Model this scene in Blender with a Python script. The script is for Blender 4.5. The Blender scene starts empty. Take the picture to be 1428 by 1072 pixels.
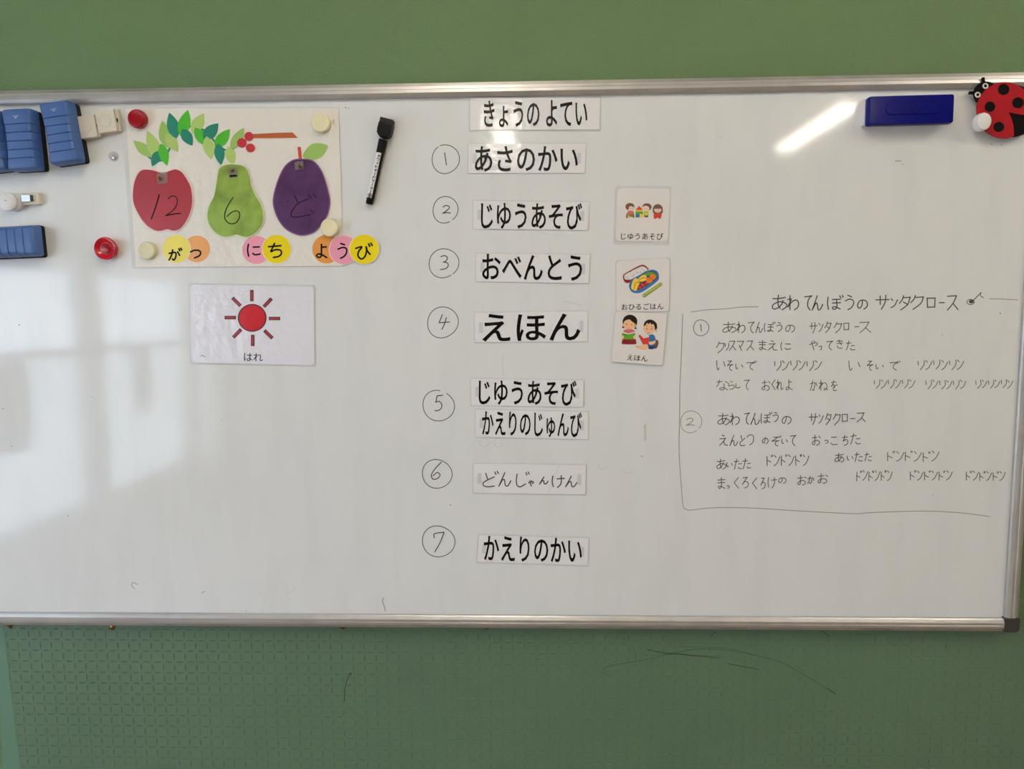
import bpy, math, random
from mathutils import Matrix, Vector

C = bpy.context.scene.collection
SC = bpy.context.scene
random.seed(7)

# ------------------------------------------------------------------ camera
IW, IH, FPX = 1428.0, 1072.0, 990.0
CAM = Vector((0.0925, -1.1825, 1.3382))
RIGHT = Vector((0.99947979, 0.03135185, -0.00756361))
FWD = Vector((-0.03194112, 0.99470869, -0.09764417))
UP = Vector((0.00446226, 0.09783496, 0.99519265))
cam_data = bpy.data.cameras.new('camera')
cam_data.sensor_width = 36.0
cam_data.lens = FPX / IW * 36.0
cam_data.clip_start = 0.01
cam = bpy.data.objects.new('camera', cam_data)
C.objects.link(cam)
cam.matrix_world = Matrix(((RIGHT.x, UP.x, -FWD.x, CAM.x), (RIGHT.y, UP.y, -FWD.y, CAM.y),
                           (RIGHT.z, UP.z, -FWD.z, CAM.z), (0, 0, 0, 1)))
SC.camera = cam

# ------------------------------------------------------------------ light and exposure
SKY = 7.6          # daylight outside the windows on the left
LAMP = 34.0        # fluorescent tubes on the ceiling
vs = SC.view_settings
vs.view_transform = 'Standard'
vs.look = 'None'
vs.gamma = 1.0
vs.use_curve_mapping = False
vs.exposure = 0.15
SC.cycles.use_denoising = True
SC.cycles.max_bounces = 8
SC.cycles.diffuse_bounces = 5
SC.cycles.transparent_max_bounces = 12
SC.cycles.sample_clamp_indirect = 6.0
SC.cycles.caustics_reflective = False
SC.cycles.caustics_refractive = False

world = bpy.data.worlds.new('sky')
SC.world = world
world.use_nodes = True
wn = world.node_tree.nodes
bg = wn['Background']
tc = wn.new('ShaderNodeTexCoord')
sx = wn.new('ShaderNodeSeparateXYZ')
rp = wn.new('ShaderNodeValToRGB')
world.node_tree.links.new(tc.outputs['Generated'], sx.inputs[0])
world.node_tree.links.new(sx.outputs['Z'], rp.inputs[0])
rp.color_ramp.elements[0].position = 0.0
rp.color_ramp.elements[0].color = (0.68, 0.77, 0.95, 1)
rp.color_ramp.elements[1].position = 0.7
rp.color_ramp.elements[1].color = (0.64, 0.76, 1.0, 1)
world.node_tree.links.new(rp.outputs[0], bg.inputs['Color'])
bg.inputs['Strength'].default_value = SKY

XL, XR, YB, ZC = -2.2, 3.3, -6.0, 2.5     # left wall, right wall, back wall, ceiling
WALLY = 0.02                               # face of the wall that carries the board
WIN_Y0, WIN_Y1, WIN_Z0, WIN_Z1 = -0.55, -3.98, 0.365, 2.2
ld = bpy.data.lights.new('window_daylight', 'AREA')
ld.shape = 'RECTANGLE'
ld.size = (WIN_Y0 - WIN_Y1)
ld.size_y = (WIN_Z1 - WIN_Z0)
ld.cycles.is_portal = True
lo = bpy.data.objects.new('window_daylight', ld)
lo.location = (XL - 0.12, (WIN_Y0 + WIN_Y1) / 2, (WIN_Z0 + WIN_Z1) / 2)
lo.rotation_euler = (math.pi / 2, 0, -math.pi / 2)
C.objects.link(lo)


# ------------------------------------------------------------------ helpers
def lin(c):
    return c / 12.92 if c <= 0.04045 else ((c + 0.055) / 1.055) ** 2.4


def rgb(r, g, b, gain=1.0):
    return tuple(min(0.92, lin(v / 255.0) * gain) for v in (r, g, b)) + (1.0,)


MATS = {}


def mat(name, col, rough=0.5, metal=0.0, spec=0.5, gain=1.45, emit=0.0, bump=None, coat=0.0, mottle=None):
    """procedural material; bump = (scale, distance) of a noise, mottle = (scale, amount)"""
    if name in MATS:
        return MATS[name]
    m = bpy.data.materials.new(name)
    m.use_nodes = True
    nt = m.node_tree
    b = nt.nodes['Principled BSDF']
    c = rgb(*col, gain=gain)
    b.inputs['Base Color'].default_value = c
    b.inputs['Roughness'].default_value = rough
    b.inputs['Metallic'].default_value = metal
    b.inputs['Specular IOR Level'].default_value = spec
    b.inputs['Coat Weight'].default_value = coat
    if emit:
        b.inputs['Emission Color'].default_value = c
        b.inputs['Emission Strength'].default_value = emit
    if bump or mottle:
        t = nt.nodes.new('ShaderNodeTexCoord')
    if bump:
        n = nt.nodes.new('ShaderNodeTexNoise')
        n.inputs['Scale'].default_value = bump[0]
        n.inputs['Detail'].default_value = 3
        bp = nt.nodes.new('ShaderNodeBump')
        bp.inputs['Distance'].default_value = bump[1]
        nt.links.new(t.outputs['Object'], n.inputs['Vector'])
        nt.links.new(n.outputs['Fac'], bp.inputs['Height'])
        nt.links.new(bp.outputs[0], b.inputs['Normal'])
    if mottle:
        n2 = nt.nodes.new('ShaderNodeTexNoise')
        n2.inputs['Scale'].default_value = mottle[0]
        n2.inputs['Detail'].default_value = 4
        cr = nt.nodes.new('ShaderNodeValToRGB')
        a = 1 - mottle[1]
        cr.color_ramp.elements[0].position = 0.35
        cr.color_ramp.elements[0].color = (c[0] * a, c[1] * a, c[2] * a, 1)
        cr.color_ramp.elements[1].position = 0.6
        cr.color_ramp.elements[1].color = c
        nt.links.new(t.outputs['Object'], n2.inputs['Vector'])
        nt.links.new(n2.outputs['Fac'], cr.inputs[0])
        nt.links.new(cr.outputs[0], b.inputs['Base Color'])
    MATS[name] = m
    return m


def film_mat(name, col, clear, rough=0.12):
    """clear plastic film: mostly see-through, a glossy face"""
    m = bpy.data.materials.new(name)
    m.use_nodes = True
    nt = m.node_tree
    b = nt.nodes['Principled BSDF']
    b.inputs['Base Color'].default_value = rgb(*col)
    b.inputs['Roughness'].default_value = rough
    tr = nt.nodes.new('ShaderNodeBsdfTransparent')
    mx = nt.nodes.new('ShaderNodeMixShader')
    mx.inputs[0].default_value = clear
    nt.links.new(b.outputs[0], mx.inputs[1])
    nt.links.new(tr.outputs[0], mx.inputs[2])
    nt.links.new(mx.outputs[0], nt.nodes['Material Output'].inputs[0])
    return m


def glass_mat():
    m = bpy.data.materials.new('window_glass')
    m.use_nodes = True
    nt = m.node_tree
    nt.nodes.remove(nt.nodes['Principled BSDF'])
    tr = nt.nodes.new('ShaderNodeBsdfTransparent')
    tr.inputs[0].default_value = (0.95, 0.97, 0.96, 1)
    gl = nt.nodes.new('ShaderNodeBsdfGlossy')
    gl.inputs['Roughness'].default_value = 0.02
    lw = nt.nodes.new('ShaderNodeLayerWeight')
    pw = nt.nodes.new('ShaderNodeMath')
    pw.operation = 'POWER'
    pw.inputs[1].default_value = 5.0
    fr = nt.nodes.new('ShaderNodeMath')
    fr.operation = 'MULTIPLY_ADD'
    fr.inputs[1].default_value = 0.8
    fr.inputs[2].default_value = 0.04
    nt.links.new(lw.outputs['Facing'], pw.inputs[0])
    nt.links.new(pw.outputs[0], fr.inputs[0])
    mx = nt.nodes.new('ShaderNodeMixShader')
    nt.links.new(fr.outputs[0], mx.inputs[0])
    nt.links.new(tr.outputs[0], mx.inputs[1])
    nt.links.new(gl.outputs[0], mx.inputs[2])
    nt.links.new(mx.outputs[0], nt.nodes['Material Output'].inputs[0])
    return m


def P(px, py, h=0.0):
    """the point of the plane lying h in front of the board face that the photograph shows at (px, py)"""
    d = RIGHT * ((px - IW / 2) / FPX) + FWD - UP * ((py - IH / 2) / FPX)
    t = (-h - CAM.y) / d.y
    return CAM + d * t


def tag(o, label=None, cat=None, group=None, kind=None):
    if label:
        o['label'] = label
    if cat:
        o['category'] = cat
    if group:
        o['group'] = group
    if kind:
        o['kind'] = kind
    return o


def thing(name, label, cat, loc, group=None):
    o = bpy.data.objects.new(name, None)
    o.empty_display_size = 0.02
    o.location = loc
    C.objects.link(o)
    return tag(o, label, cat, group)


def root_loc(o):
    while o.parent:
        o = o.parent
    return Vector(o.location)


def spline(pts, closed=False, n=6):
    """Catmull-Rom through the points"""
    if len(pts) < 3:
        return [tuple(p) for p in pts]
    out = []
    m = len(pts)
    rng = range(m) if closed else range(m - 1)
    for i in rng:
        if closed:
            p0, p1, p2, p3 = pts[i - 1], pts[i], pts[(i + 1) % m], pts[(i + 2) % m]
        else:
            p1, p2 = pts[i], pts[i + 1]
            p0 = pts[i - 1] if i > 0 else (2 * p1[0] - p2[0], 2 * p1[1] - p2[1])
            p3 = pts[i + 2] if i + 2 < m else (2 * p2[0] - p1[0], 2 * p2[1] - p1[1])
        for k in range(n):
            t = k / n
            out.append(tuple(0.5 * (2 * p1[a] + (p2[a] - p0[a]) * t + (2 * p0[a] - 5 * p1[a] + 4 * p2[a] - p3[a]) * t * t
                                    + (3 * p1[a] - p0[a] - 3 * p2[a] + p3[a]) * t ** 3) for a in (0, 1)))
    if not closed:
        out.append(tuple(pts[-1]))
    return out


def circ(cx, cy, rx, ry=None, n=32, rot=0.0):
    ry = ry or rx
    c, s = math.cos(rot), math.sin(rot)
    return [(cx + rx * math.cos(a) * c - ry * math.sin(a) * s, cy + rx * math.cos(a) * s + ry * math.sin(a) * c)
            for a in [2 * math.pi * k / n for k in range(n)]]


def rrect(quad, r, n=5):
    """rounded quad TL, TR, BR, BL in pixels"""
    out = []
    for i in range(4):
        p, a, b = Vector(quad[i]), Vector(quad[i - 1]), Vector(quad[(i + 1) % 4])
        da, db = (a - p).normalized(), (b - p).normalized()
        s, e = p + da * r, p + db * r
        for k in range(n + 1):
            t = k / n
            q = s * (1 - t) ** 2 + p * 2 * t * (1 - t) + e * t * t
            out.append((q.x, q.y))
    return out


class MB:
    def __init__(self):
        self.v, self.f, self.mi, self.mats = [], [], [], []
        self.smooth = False

    def m(self, material):
        if material not in self.mats:
            self.mats.append(material)
        return self.mats.index(material)

    def add(self, verts, faces, material):
        o = len(self.v)
        self.v += [Vector(x) for x in verts]
        self.f += [[o + i for i in f] for f in faces]
        self.mi += [self.m(material)] * len(faces)

    def prism(self, pts, h0, h1, material):
        """pixel outline as a plate whose front lies h1 in front of the board and whose back lies h0 in front of it"""
        fr = [P(x, y, h1) for x, y in pts]
        n = len(pts)
        if h0 is None:
            self.add(fr, [list(range(n))], material)
            return
        bk = [Vector((p.x, -h0, p.z)) for p in fr]
        self.add(fr + bk, [list(range(n)), list(range(2 * n - 1, n - 1, -1))] +
                 [[i, n + i, n + (i + 1) % n, (i + 1) % n] for i in range(n)], material)

    def flat(self, pts, h, material):
        self.prism(pts, None, h, material)

    def stroke(self, pts, w, h, material, smooth=True, n=5, caps=True):
        """flat pen line through pixel points, w pixels wide"""
        q = spline(pts, False, n) if smooth and len(pts) > 2 else [tuple(p) for p in pts]
        q = [Vector(p) for i, p in enumerate(q) if i == 0 or (Vector(p) - Vector(q[i - 1])).length > 1e-4]
        if len(q) < 2:
            return
        vs_, fs = [], []
        for i, p in enumerate(q):
            a = q[max(i - 1, 0)]
            b = q[min(i + 1, len(q) - 1)]
            d = (b - a)
            if d.length < 1e-6:
                d = Vector((1, 0))
            d.normalize()
            nn = Vector((-d.y, d.x)) * (w / 2)
            vs_ += [P(p.x + nn.x, p.y + nn.y, h), P(p.x - nn.x, p.y - nn.y, h)]
            if i:
                k = 2 * i
                fs.append([k - 2, k - 1, k + 1, k])
        self.add(vs_, fs, material)
        if caps and w > 0.9:
            for p in (q[0], q[-1]):
                self.add([P(x, y, h + 0.00002) for x, y in circ(p.x, p.y, w / 2, n=8)], [list(range(8))], material)

    def box(self, x0, x1, y0, y1, z0, z1, material):
        self.add([(x0, y0, z0), (x1, y0, z0), (x1, y1, z0), (x0, y1, z0), (x0, y0, z1), (x1, y0, z1), (x1, y1, z1), (x0, y1, z1)],
                 [[0, 1, 5, 4], [1, 2, 6, 5], [2, 3, 7, 6], [3, 0, 4, 7], [4, 5, 6, 7], [3, 2, 1, 0]], material)

    def lathe(self, c, prof, material, n=32, sx=1.0, sz=1.0, lean=(0, 0)):
        """turned about the axis that points from the board into the room; prof = [(radius, height)]"""
        vs_, fs = [], []
        for r, hh in prof:
            for k in range(n):
                a = 2 * math.pi * k / n
                vs_.append((c[0] + r * sx * math.cos(a) + lean[0] * hh, -c[1] - hh, c[2] + r * sz * math.sin(a) + lean[1] * hh))
        for j in range(len(prof) - 1):
            for k in range(n):
                fs.append([j * n + k, (j + 1) * n + k, (j + 1) * n + (k + 1) % n, j * n + (k + 1) % n])
        fs.append([k for k in range(n)][::1])
        fs.append([(len(prof) - 1) * n + k for k in range(n)][::-1])
        self.add(vs_, fs, material)

    def tube(self, a, b, r, material, n=16, r2=None):
        a, b = Vector(a), Vector(b)
        r2 = r if r2 is None else r2
        d = (b - a).normalized()
        u = d.orthogonal().normalized()
        w = d.cross(u)
        vs_ = []
        for p, rr in ((a, r), (b, r2)):
            vs_ += [p + (u * math.cos(2 * math.pi * k / n) + w * math.sin(2 * math.pi * k / n)) * rr for k in range(n)]
        self.add(vs_, [[k, (k + 1) % n, n + (k + 1) % n, n + k] for k in range(n)] + [list(range(n))[::-1], list(range(n, 2 * n))], material)

    def text(self, s, quad, h, material, offset=0.012):
        """lettering whose ink box fills the pixel quad TL, TR, BR, BL"""
        cu = bpy.data.curves.new('lettering', 'FONT')
        cu.body = s
        cu.offset = offset
        cu.resolution_u = 3
        cu.fill_mode = 'FRONT'
        ob = bpy.data.objects.new('lettering', cu)
        C.objects.link(ob)
        bpy.context.view_layer.update()
        me = bpy.data.meshes.new_from_object(ob.evaluated_get(bpy.context.evaluated_depsgraph_get()))
        co = [tuple(v.co) for v in me.vertices]
        fa = [list(p.vertices) for p in me.polygons]
        bpy.data.objects.remove(ob)
        bpy.data.curves.remove(cu)
        bpy.data.meshes.remove(me)
        if not co:
            return
        x0, x1 = min(c[0] for c in co), max(c[0] for c in co)
        y0, y1 = min(c[1] for c in co), max(c[1] for c in co)
        out = []
        for c in co:
            u, v = (c[0] - x0) / (x1 - x0), 1 - (c[1] - y0) / (y1 - y0)
            p = [quad[0][a] * (1 - u) * (1 - v) + quad[1][a] * u * (1 - v) + quad[2][a] * u * v + quad[3][a] * (1 - u) * v for a in (0, 1)]
            out.append(P(p[0], p[1], h))
        self.add(out, fa, material)


def build(self, name, parent=None, smooth=None, bevel=0.0, label=None):
    me = bpy.data.meshes.new(name)
    off = root_loc(parent) if parent else Vector((0, 0, 0))
    me.from_pydata([tuple(v - off) for v in self.v], [], self.f)
    for mm in self.mats:
        me.materials.append(mm)
    for p, i in zip(me.polygons, self.mi):
        p.material_index = i
        if smooth:
            p.use_smooth = True
    me.update()
    o = bpy.data.objects.new(name, me)
    C.objects.link(o)
    if parent:
        o.parent = parent
    if bevel:
        md = o.modifiers.new('soft_edges', 'BEVEL')
        md.width = bevel
        md.segments = 3
        md.limit_method = 'ANGLE'
        md.angle_limit = math.radians(35)
    if smooth:
        md = o.modifiers.new('crisp', 'EDGE_SPLIT')
        md.split_angle = math.radians(smooth)
    if label:
        o['label'] = label
    return o


MB.build = build


def fix_normals():
    import bmesh
    for o in SC.objects:
        if o.type == 'MESH' and not o.get('_done'):
            if len(o.data.polygons) and o.data.users == 1:
                bm = bmesh.new()
                bm.from_mesh(o.data)
                bmesh.ops.recalc_face_normals(bm, faces=bm.faces)
                bm.to_mesh(o.data)
                bm.free()


# ------------------------------------------------------------------ materials of the room
def wall_material(name, col, vinyl):
    m = bpy.data.materials.new(name)
    m.use_nodes = True
    nt = m.node_tree
    L = nt.links.new
    N = nt.nodes.new
    b = nt.nodes['Principled BSDF']
    t = N('ShaderNodeTexCoord')
    big = N('ShaderNodeTexNoise')
    big.inputs['Scale'].default_value = 2.2
    big.inputs['Detail'].default_value = 5
    L(t.outputs['Object'], big.inputs['Vector'])
    cr = N('ShaderNodeValToRGB')
    c = rgb(*col)
    cr.color_ramp.elements[0].position = 0.3
    cr.color_ramp.elements[0].color = tuple(x * 0.90 for x in c[:3]) + (1,)
    cr.color_ramp.elements[1].position = 0.65
    cr.color_ramp.elements[1].color = c
    L(big.outputs['Fac'], cr.inputs[0])
    col_out = cr.outputs[0]
    fine = N('ShaderNodeTexNoise')
    fine.inputs['Scale'].default_value = 420 if vinyl else 300
    fine.inputs['Detail'].default_value = 2
    L(t.outputs['Object'], fine.inputs['Vector'])
    b.inputs['Roughness'].default_value = 0.42 if vinyl else 0.6
    height = fine.outputs['Fac']
    dist = 0.00035 if vinyl else 0.0022
    if vinyl:
        # embossed lattice of little crosses, one arm at a time
        sp = N('ShaderNodeSeparateXYZ')
        L(t.outputs['Object'], sp.inputs[0])

        def op(kind, a, bb=None, c2=None):
            n = N('ShaderNodeMath')
            n.operation = kind
            for i, x in enumerate((a, bb, c2)):
                if x is None:
                    continue
                if isinstance(x, (int, float)):
                    n.inputs[i].default_value = x
                else:
                    L(x, n.inputs[i])
            return n.outputs[0]
        S = 0.0203

        def arm(lx, lz, ox, oz):
            fx = op('SUBTRACT', op('FRACT', op('ADD', op('DIVIDE', sp.outputs['X'], S), ox + 40.0)), 0.5)
            fz = op('SUBTRACT', op('FRACT', op('ADD', op('DIVIDE', sp.outputs['Z'], S), oz + 40.0)), 0.5)
            ax = op('SMOOTH_MIN', 1.0, op('DIVIDE', op('ABSOLUTE', fx), lx), 0.05)
            az = op('SMOOTH_MIN', 1.0, op('DIVIDE', op('ABSOLUTE', fz), lz), 0.05)
            return op('MULTIPLY', op('SUBTRACT', 1.0, ax), op('SUBTRACT', 1.0, az))
        cross = op('MAXIMUM', arm(0.30, 0.06, 0.0, 0.0), arm(0.06, 0.30, 0.5, 0.5))
        height = op('SUBTRACT', op('MULTIPLY', fine.outputs['Fac'], 0.25), op('MULTIPLY', cross, 2.2))
        dist = 0.0008
        # soft grimy patches with a place of their own on the sheet
        dark = None
        for sx_, sy_, r in ((444, 915, 0.045), (392, 1016, 0.022), (750, 925, 0.03), (1160, 905, 0.05), (755, 912, 0.05)):
            w = P(sx_, sy_, -0.0192)
            dx = op('SUBTRACT', sp.outputs['X'], w.x)
            dz = op('SUBTRACT', sp.outputs['Z'], w.z)
            dd = op('SQRT', op('ADD', op('MULTIPLY', dx, dx), op('MULTIPLY', dz, dz)))
            g = op('MAXIMUM', 0.0, op('SUBTRACT', 1.0, op('DIVIDE', dd, r)))
            dark = g if dark is None else op('MAXIMUM', dark, g)
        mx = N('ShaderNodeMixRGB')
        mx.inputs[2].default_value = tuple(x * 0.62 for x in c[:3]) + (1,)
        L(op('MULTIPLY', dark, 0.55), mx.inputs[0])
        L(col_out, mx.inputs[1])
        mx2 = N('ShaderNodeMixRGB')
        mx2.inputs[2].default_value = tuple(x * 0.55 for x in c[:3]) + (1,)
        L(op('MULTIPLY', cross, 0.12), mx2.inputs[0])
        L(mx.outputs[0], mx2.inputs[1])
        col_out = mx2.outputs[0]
    bp = N('ShaderNodeBump')
    bp.inputs['Distance'].default_value = dist
    L(height, bp.inputs['Height'])
    L(bp.outputs[0], b.inputs['Normal'])
    L(col_out, b.inputs['Base Color'])
    return m


M_wall = wall_material('green_wall_paint', (103, 131, 88), False)
M_vinyl = wall_material('green_embossed_vinyl', (95, 121, 96), True)
M_plaster = mat('cream_plaster', (205, 198, 182), 0.7, gain=1.0)
M_ceil = mat('white_ceiling', (225, 224, 220), 0.8, gain=1.0)
M_floor = mat('wood_floor', (150, 128, 104), 0.4, gain=1.0, mottle=(6, 0.3))
M_winframe = mat('window_aluminium', (150, 152, 155), 0.4, 0.5, gain=1.0)
M_glass = glass_mat()
M_blind = bpy.data.materials.new('cream_blind_cloth')
M_blind.use_nodes = True
_b = M_blind.node_tree.nodes['Principled BSDF']
_b.inputs['Base Color'].default_value = (0.72, 0.70, 0.66, 1)
_b.inputs['Roughness'].default_value = 0.9
_t = M_blind.node_tree.nodes.new('ShaderNodeBsdfTranslucent')
_t.inputs[0].default_value = (0.75, 0.76, 0.76, 1)
_m = M_blind.node_tree.nodes.new('ShaderNodeMixShader')
_m.inputs[0].default_value = 0.75
M_blind.node_tree.links.new(_b.outputs[0], _m.inputs[1])
M_blind.node_tree.links.new(_t.outputs[0], _m.inputs[2])
M_blind.node_tree.links.new(_m.outputs[0], M_blind.node_tree.nodes['Material Output'].inputs[0])
M_ground = mat('outdoor_paving', (222, 218, 210), 0.8, gain=1.0)

# ------------------------------------------------------------------ the room
b = MB(); b.box(XL - 0.15, XR + 0.15, WALLY, WALLY + 0.15, -0.1, ZC + 0.1, M_wall)
tag(b.build('wall_front'), kind='structure')
b = MB(); b.box(XL - 0.15, XR + 0.15, YB - 0.15, WALLY + 0.15, -0.1, 0, M_floor)
tag(b.build('floor'), kind='structure')
b = MB(); b.box(XL - 0.15, XR + 0.15, YB - 0.15, WALLY + 0.15, ZC, ZC + 0.1, M_ceil)
tag(b.build('ceiling'), kind='structure')
b = MB(); b.box(XR, XR + 0.15, YB, WALLY, 0, ZC, M_plaster)
tag(b.build('wall_right'), kind='structure')
b = MB(); b.box(XL, XR, YB - 0.15, YB, 0, ZC, M_plaster)
tag(b.build('wall_back'), kind='structure')
b = MB()
b.box(XL - 0.15, XL, YB, WALLY, 0, WIN_Z0, M_plaster)
b.box(XL - 0.15, XL, YB, WALLY, WIN_Z1, ZC, M_plaster)
b.box(XL - 0.15, XL, WIN_Y0, WALLY, WIN_Z0, WIN_Z1, M_plaster)
b.box(XL - 0.15, XL, YB, WIN_Y1, WIN_Z0, WIN_Z1, M_plaster)
tag(b.build('wall_left'), kind='structure')
b = MB()
for y0, y1 in ((WIN_Y0, WIN_Y0 - 0.05), (-1.3, -1.38), (-2.42, -2.56), (-3.52, -3.64), (WIN_Y1 + 0.04, WIN_Y1)):
    b.box(XL - 0.09, XL - 0.02, y1, y0, WIN_Z0, WIN_Z1, M_winframe)
for z0, z1 in ((WIN_Z0, WIN_Z0 + 0.015), (1.15, 1.19), (WIN_Z1 - 0.05, WIN_Z1)):
    b.box(XL - 0.085, XL - 0.025, WIN_Y1, WIN_Y0, z0, z1, M_winframe)
win = tag(b.build('window_1'), kind='structure')
b = MB(); b.box(XL - 0.058, XL - 0.052, WIN_Y1, WIN_Y0, WIN_Z0, WIN_Z1, M_glass)
b.build('window_pane', win)
b = MB(); b.box(XL - 0.018, XL - 0.016, WIN_Y1, WIN_Y0, 1.56, WIN_Z1, M_blind)
b.build('roller_blind', win)
M_notice = mat('notice_paper', (120, 122, 126), 0.8, gain=1.0)
for y0, y1, z0, z1 in ((-1.70, -2.02, 0.74, 1.14), (-2.88, -3.08, 0.78, 1.15)):
    b = MB(); b.box(XL - 0.050, XL - 0.048, y1, y0, z0, z1, M_notice)
    b.build('window_notice', win)
b = MB(); b.box(-30, XL - 0.15, -30, 30, -0.4, -0.3, M_ground)
tag(b.build('ground'), kind='structure')
M_tube = mat('lamp_glow', (255, 245, 229), 0.5, gain=0.92, emit=LAMP)
M_lampbody = mat('lamp_housing', (225, 225, 222), 0.5, gain=1.0)
for lx, ly, lab in ((1.79, -3.25, 'fluorescent ceiling lamp nearer the right wall, in the row behind the camera'),
                    (-0.09, -3.25, 'fluorescent ceiling lamp in the middle of the room, in the row behind the camera'),
                    (1.79, -1.22, 'fluorescent ceiling lamp above the right end of the whiteboard'),
                    (-0.09, -1.22, 'fluorescent ceiling lamp above the middle of the whiteboard')):
    t = thing('ceiling_lamp', lab, 'lamp', (lx, ly, ZC), 'ceiling lamps')
    b = MB()
    b.box(lx - 0.075, lx + 0.075, ly - 0.6, ly + 0.6, ZC - 0.04, ZC, M_lampbody)
    b.build('housing', t)
    for e in (-1, 1):
        b = MB()
        b.box(lx - 0.06, lx + 0.06, ly + e * 0.565 - 0.012, ly + e * 0.565 + 0.012, ZC - 0.085, ZC - 0.04, M_lampbody)
        b.build('lamp_holder', t)
    for e in (-1, 1):
        b = MB(); b.tube((lx + e * 0.034, ly - 0.55, ZC - 0.066), (lx + e * 0.034, ly + 0.55, ZC - 0.066), 0.016, M_tube)
        b.build('lamp_tube', t)

# ------------------------------------------------------------------ whiteboard
BX0, BX1, BZ0, BZ1 = -0.905, 0.905, 0.80, 1.71
M_board = bpy.data.materials.new('whiteboard_enamel')
M_board.use_nodes = True
nt = M_board.node_tree
pb = nt.nodes['Principled BSDF']
pb.inputs['Roughness'].default_value = 0.065
pb.inputs['Specular IOR Level'].default_value = 0.5
tcn = nt.nodes.new('ShaderNodeTexCoord')
mp = nt.nodes.new('ShaderNodeMapping')
mp.inputs['Scale'].default_value = (9, 1, 2.2)
nz = nt.nodes.new('ShaderNodeTexNoise')
nz.inputs['Scale'].default_value = 2.5
nz.inputs['Detail'].default_value = 7
cr = nt.nodes.new('ShaderNodeValToRGB')
cr.color_ramp.elements[0].position = 0.28
cr.color_ramp.elements[0].color = (0.765, 0.768, 0.762, 1)
cr.color_ramp.elements[1].position = 0.55
cr.color_ramp.elements[1].color = (0.80, 0.803, 0.795, 1)
bp = nt.nodes.new('ShaderNodeBump')
bp.inputs['Distance'].default_value = 0.0002
nz2 = nt.nodes.new('ShaderNodeTexNoise')
nz2.inputs['Scale'].default_value = 6
nt.links.new(tcn.outputs['Object'], mp.inputs['Vector'])
nt.links.new(mp.outputs[0], nz.inputs['Vector'])
nt.links.new(nz.outputs['Fac'], cr.inputs[0])
nt.links.new(cr.outputs[0], pb.inputs['Base Color'])
nt.links.new(tcn.outputs['Object'], nz2.inputs['Vector'])
nt.links.new(nz2.outputs['Fac'], bp.inputs['Height'])
nt.links.new(bp.outputs[0], pb.inputs['Normal'])

M_alu = mat('frame_aluminium', (182, 179, 176), 0.36, 0.6, gain=1.2, bump=(60, 0.0004), mottle=(25, 0.10))
M_alu2 = mat('frame_aluminium_lip', (165, 161, 154), 0.4, 0.6, gain=1.15, mottle=(18, 0.2))
M_capplastic = mat('dark_grey_plastic', (58, 54, 50), 0.5, gain=1.1)
board = thing('whiteboard', 'large aluminium framed whiteboard on the green wall covered with cards and handwriting', 'whiteboard',
              ((BX0 + BX1) / 2, WALLY, BZ0))
b = MB(); b.box(BX0 + 0.01, BX1 - 0.01, 0, WALLY, BZ0 + 0.01, BZ1 - 0.01, M_board)
b.build('writing_panel', board)
FW = 0.0225


def rail(name, horizontal, a0, a1, outer, inward):
    """extruded rail: outer lip, step, raised face, sloping inner edge"""
    prof = [(0.0, -WALLY), (0.0, 0.004), (0.0055, 0.0055), (0.0060, 0.0075), (0.0105, 0.0085), (0.0110, 0.0080), (0.0160, 0.0085),
            (0.0205, 0.0060), (FW, 0.0045), (FW, -0.001)]
    bb = MB()
    vs_, fs = [], []
    for t_ in (a0, a1):
        for u, hh in prof:
            o_ = outer + inward * u
            vs_.append((t_, -hh, o_) if horizontal else (o_, -hh, t_))
    n = len(prof)
    for i in range(n - 1):
        fs.append([i, i + 1, n + i + 1, n + i])
    bb.add(vs_, fs, M_alu)
    for i in (0, 1, 2):
        bb.mi[i] = bb.m(M_alu2)
    return bb.build(name, board)


rail('frame_rail', True, BX0 + 0.012, BX1 - 0.012, BZ1, -1)
rail('frame_rail', True, BX0 + 0.012, BX1 - 0.02, BZ0, 1)
rail('frame_rail', False, BZ0 + 0.02, BZ1 - 0.012, BX1, -1)
rail('frame_rail', False, BZ0 + 0.02, BZ1 - 0.012, BX0, 1)
for cx, cz, sxn, szn in ((BX1, BZ0, -1, 1), (BX1, BZ1, -1, -1)):
    b = MB()
    w = 0.0245
    pts = [(cx, cz + szn * w), (cx + sxn * w, cz + szn * w), (cx + sxn * w, cz)]
    for k in range(0, 7):
        a = k / 6 * math.pi / 2
        r = 0.008
        pts.append((cx + sxn * (r - r * math.sin(a)), cz + szn * (r - r * math.cos(a))))
    n = len(pts)
    b.add([(x, -0.0098, z) for x, z in pts] + [(x, WALLY, z) for x, z in pts],
          [list(range(n)), list(range(2 * n - 1, n - 1, -1))] + [[i, n + i, n + (i + 1) % n, (i + 1) % n] for i in range(n)], M_capplastic)
    b.build('corner_cap', board, bevel=0.0006)

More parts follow.
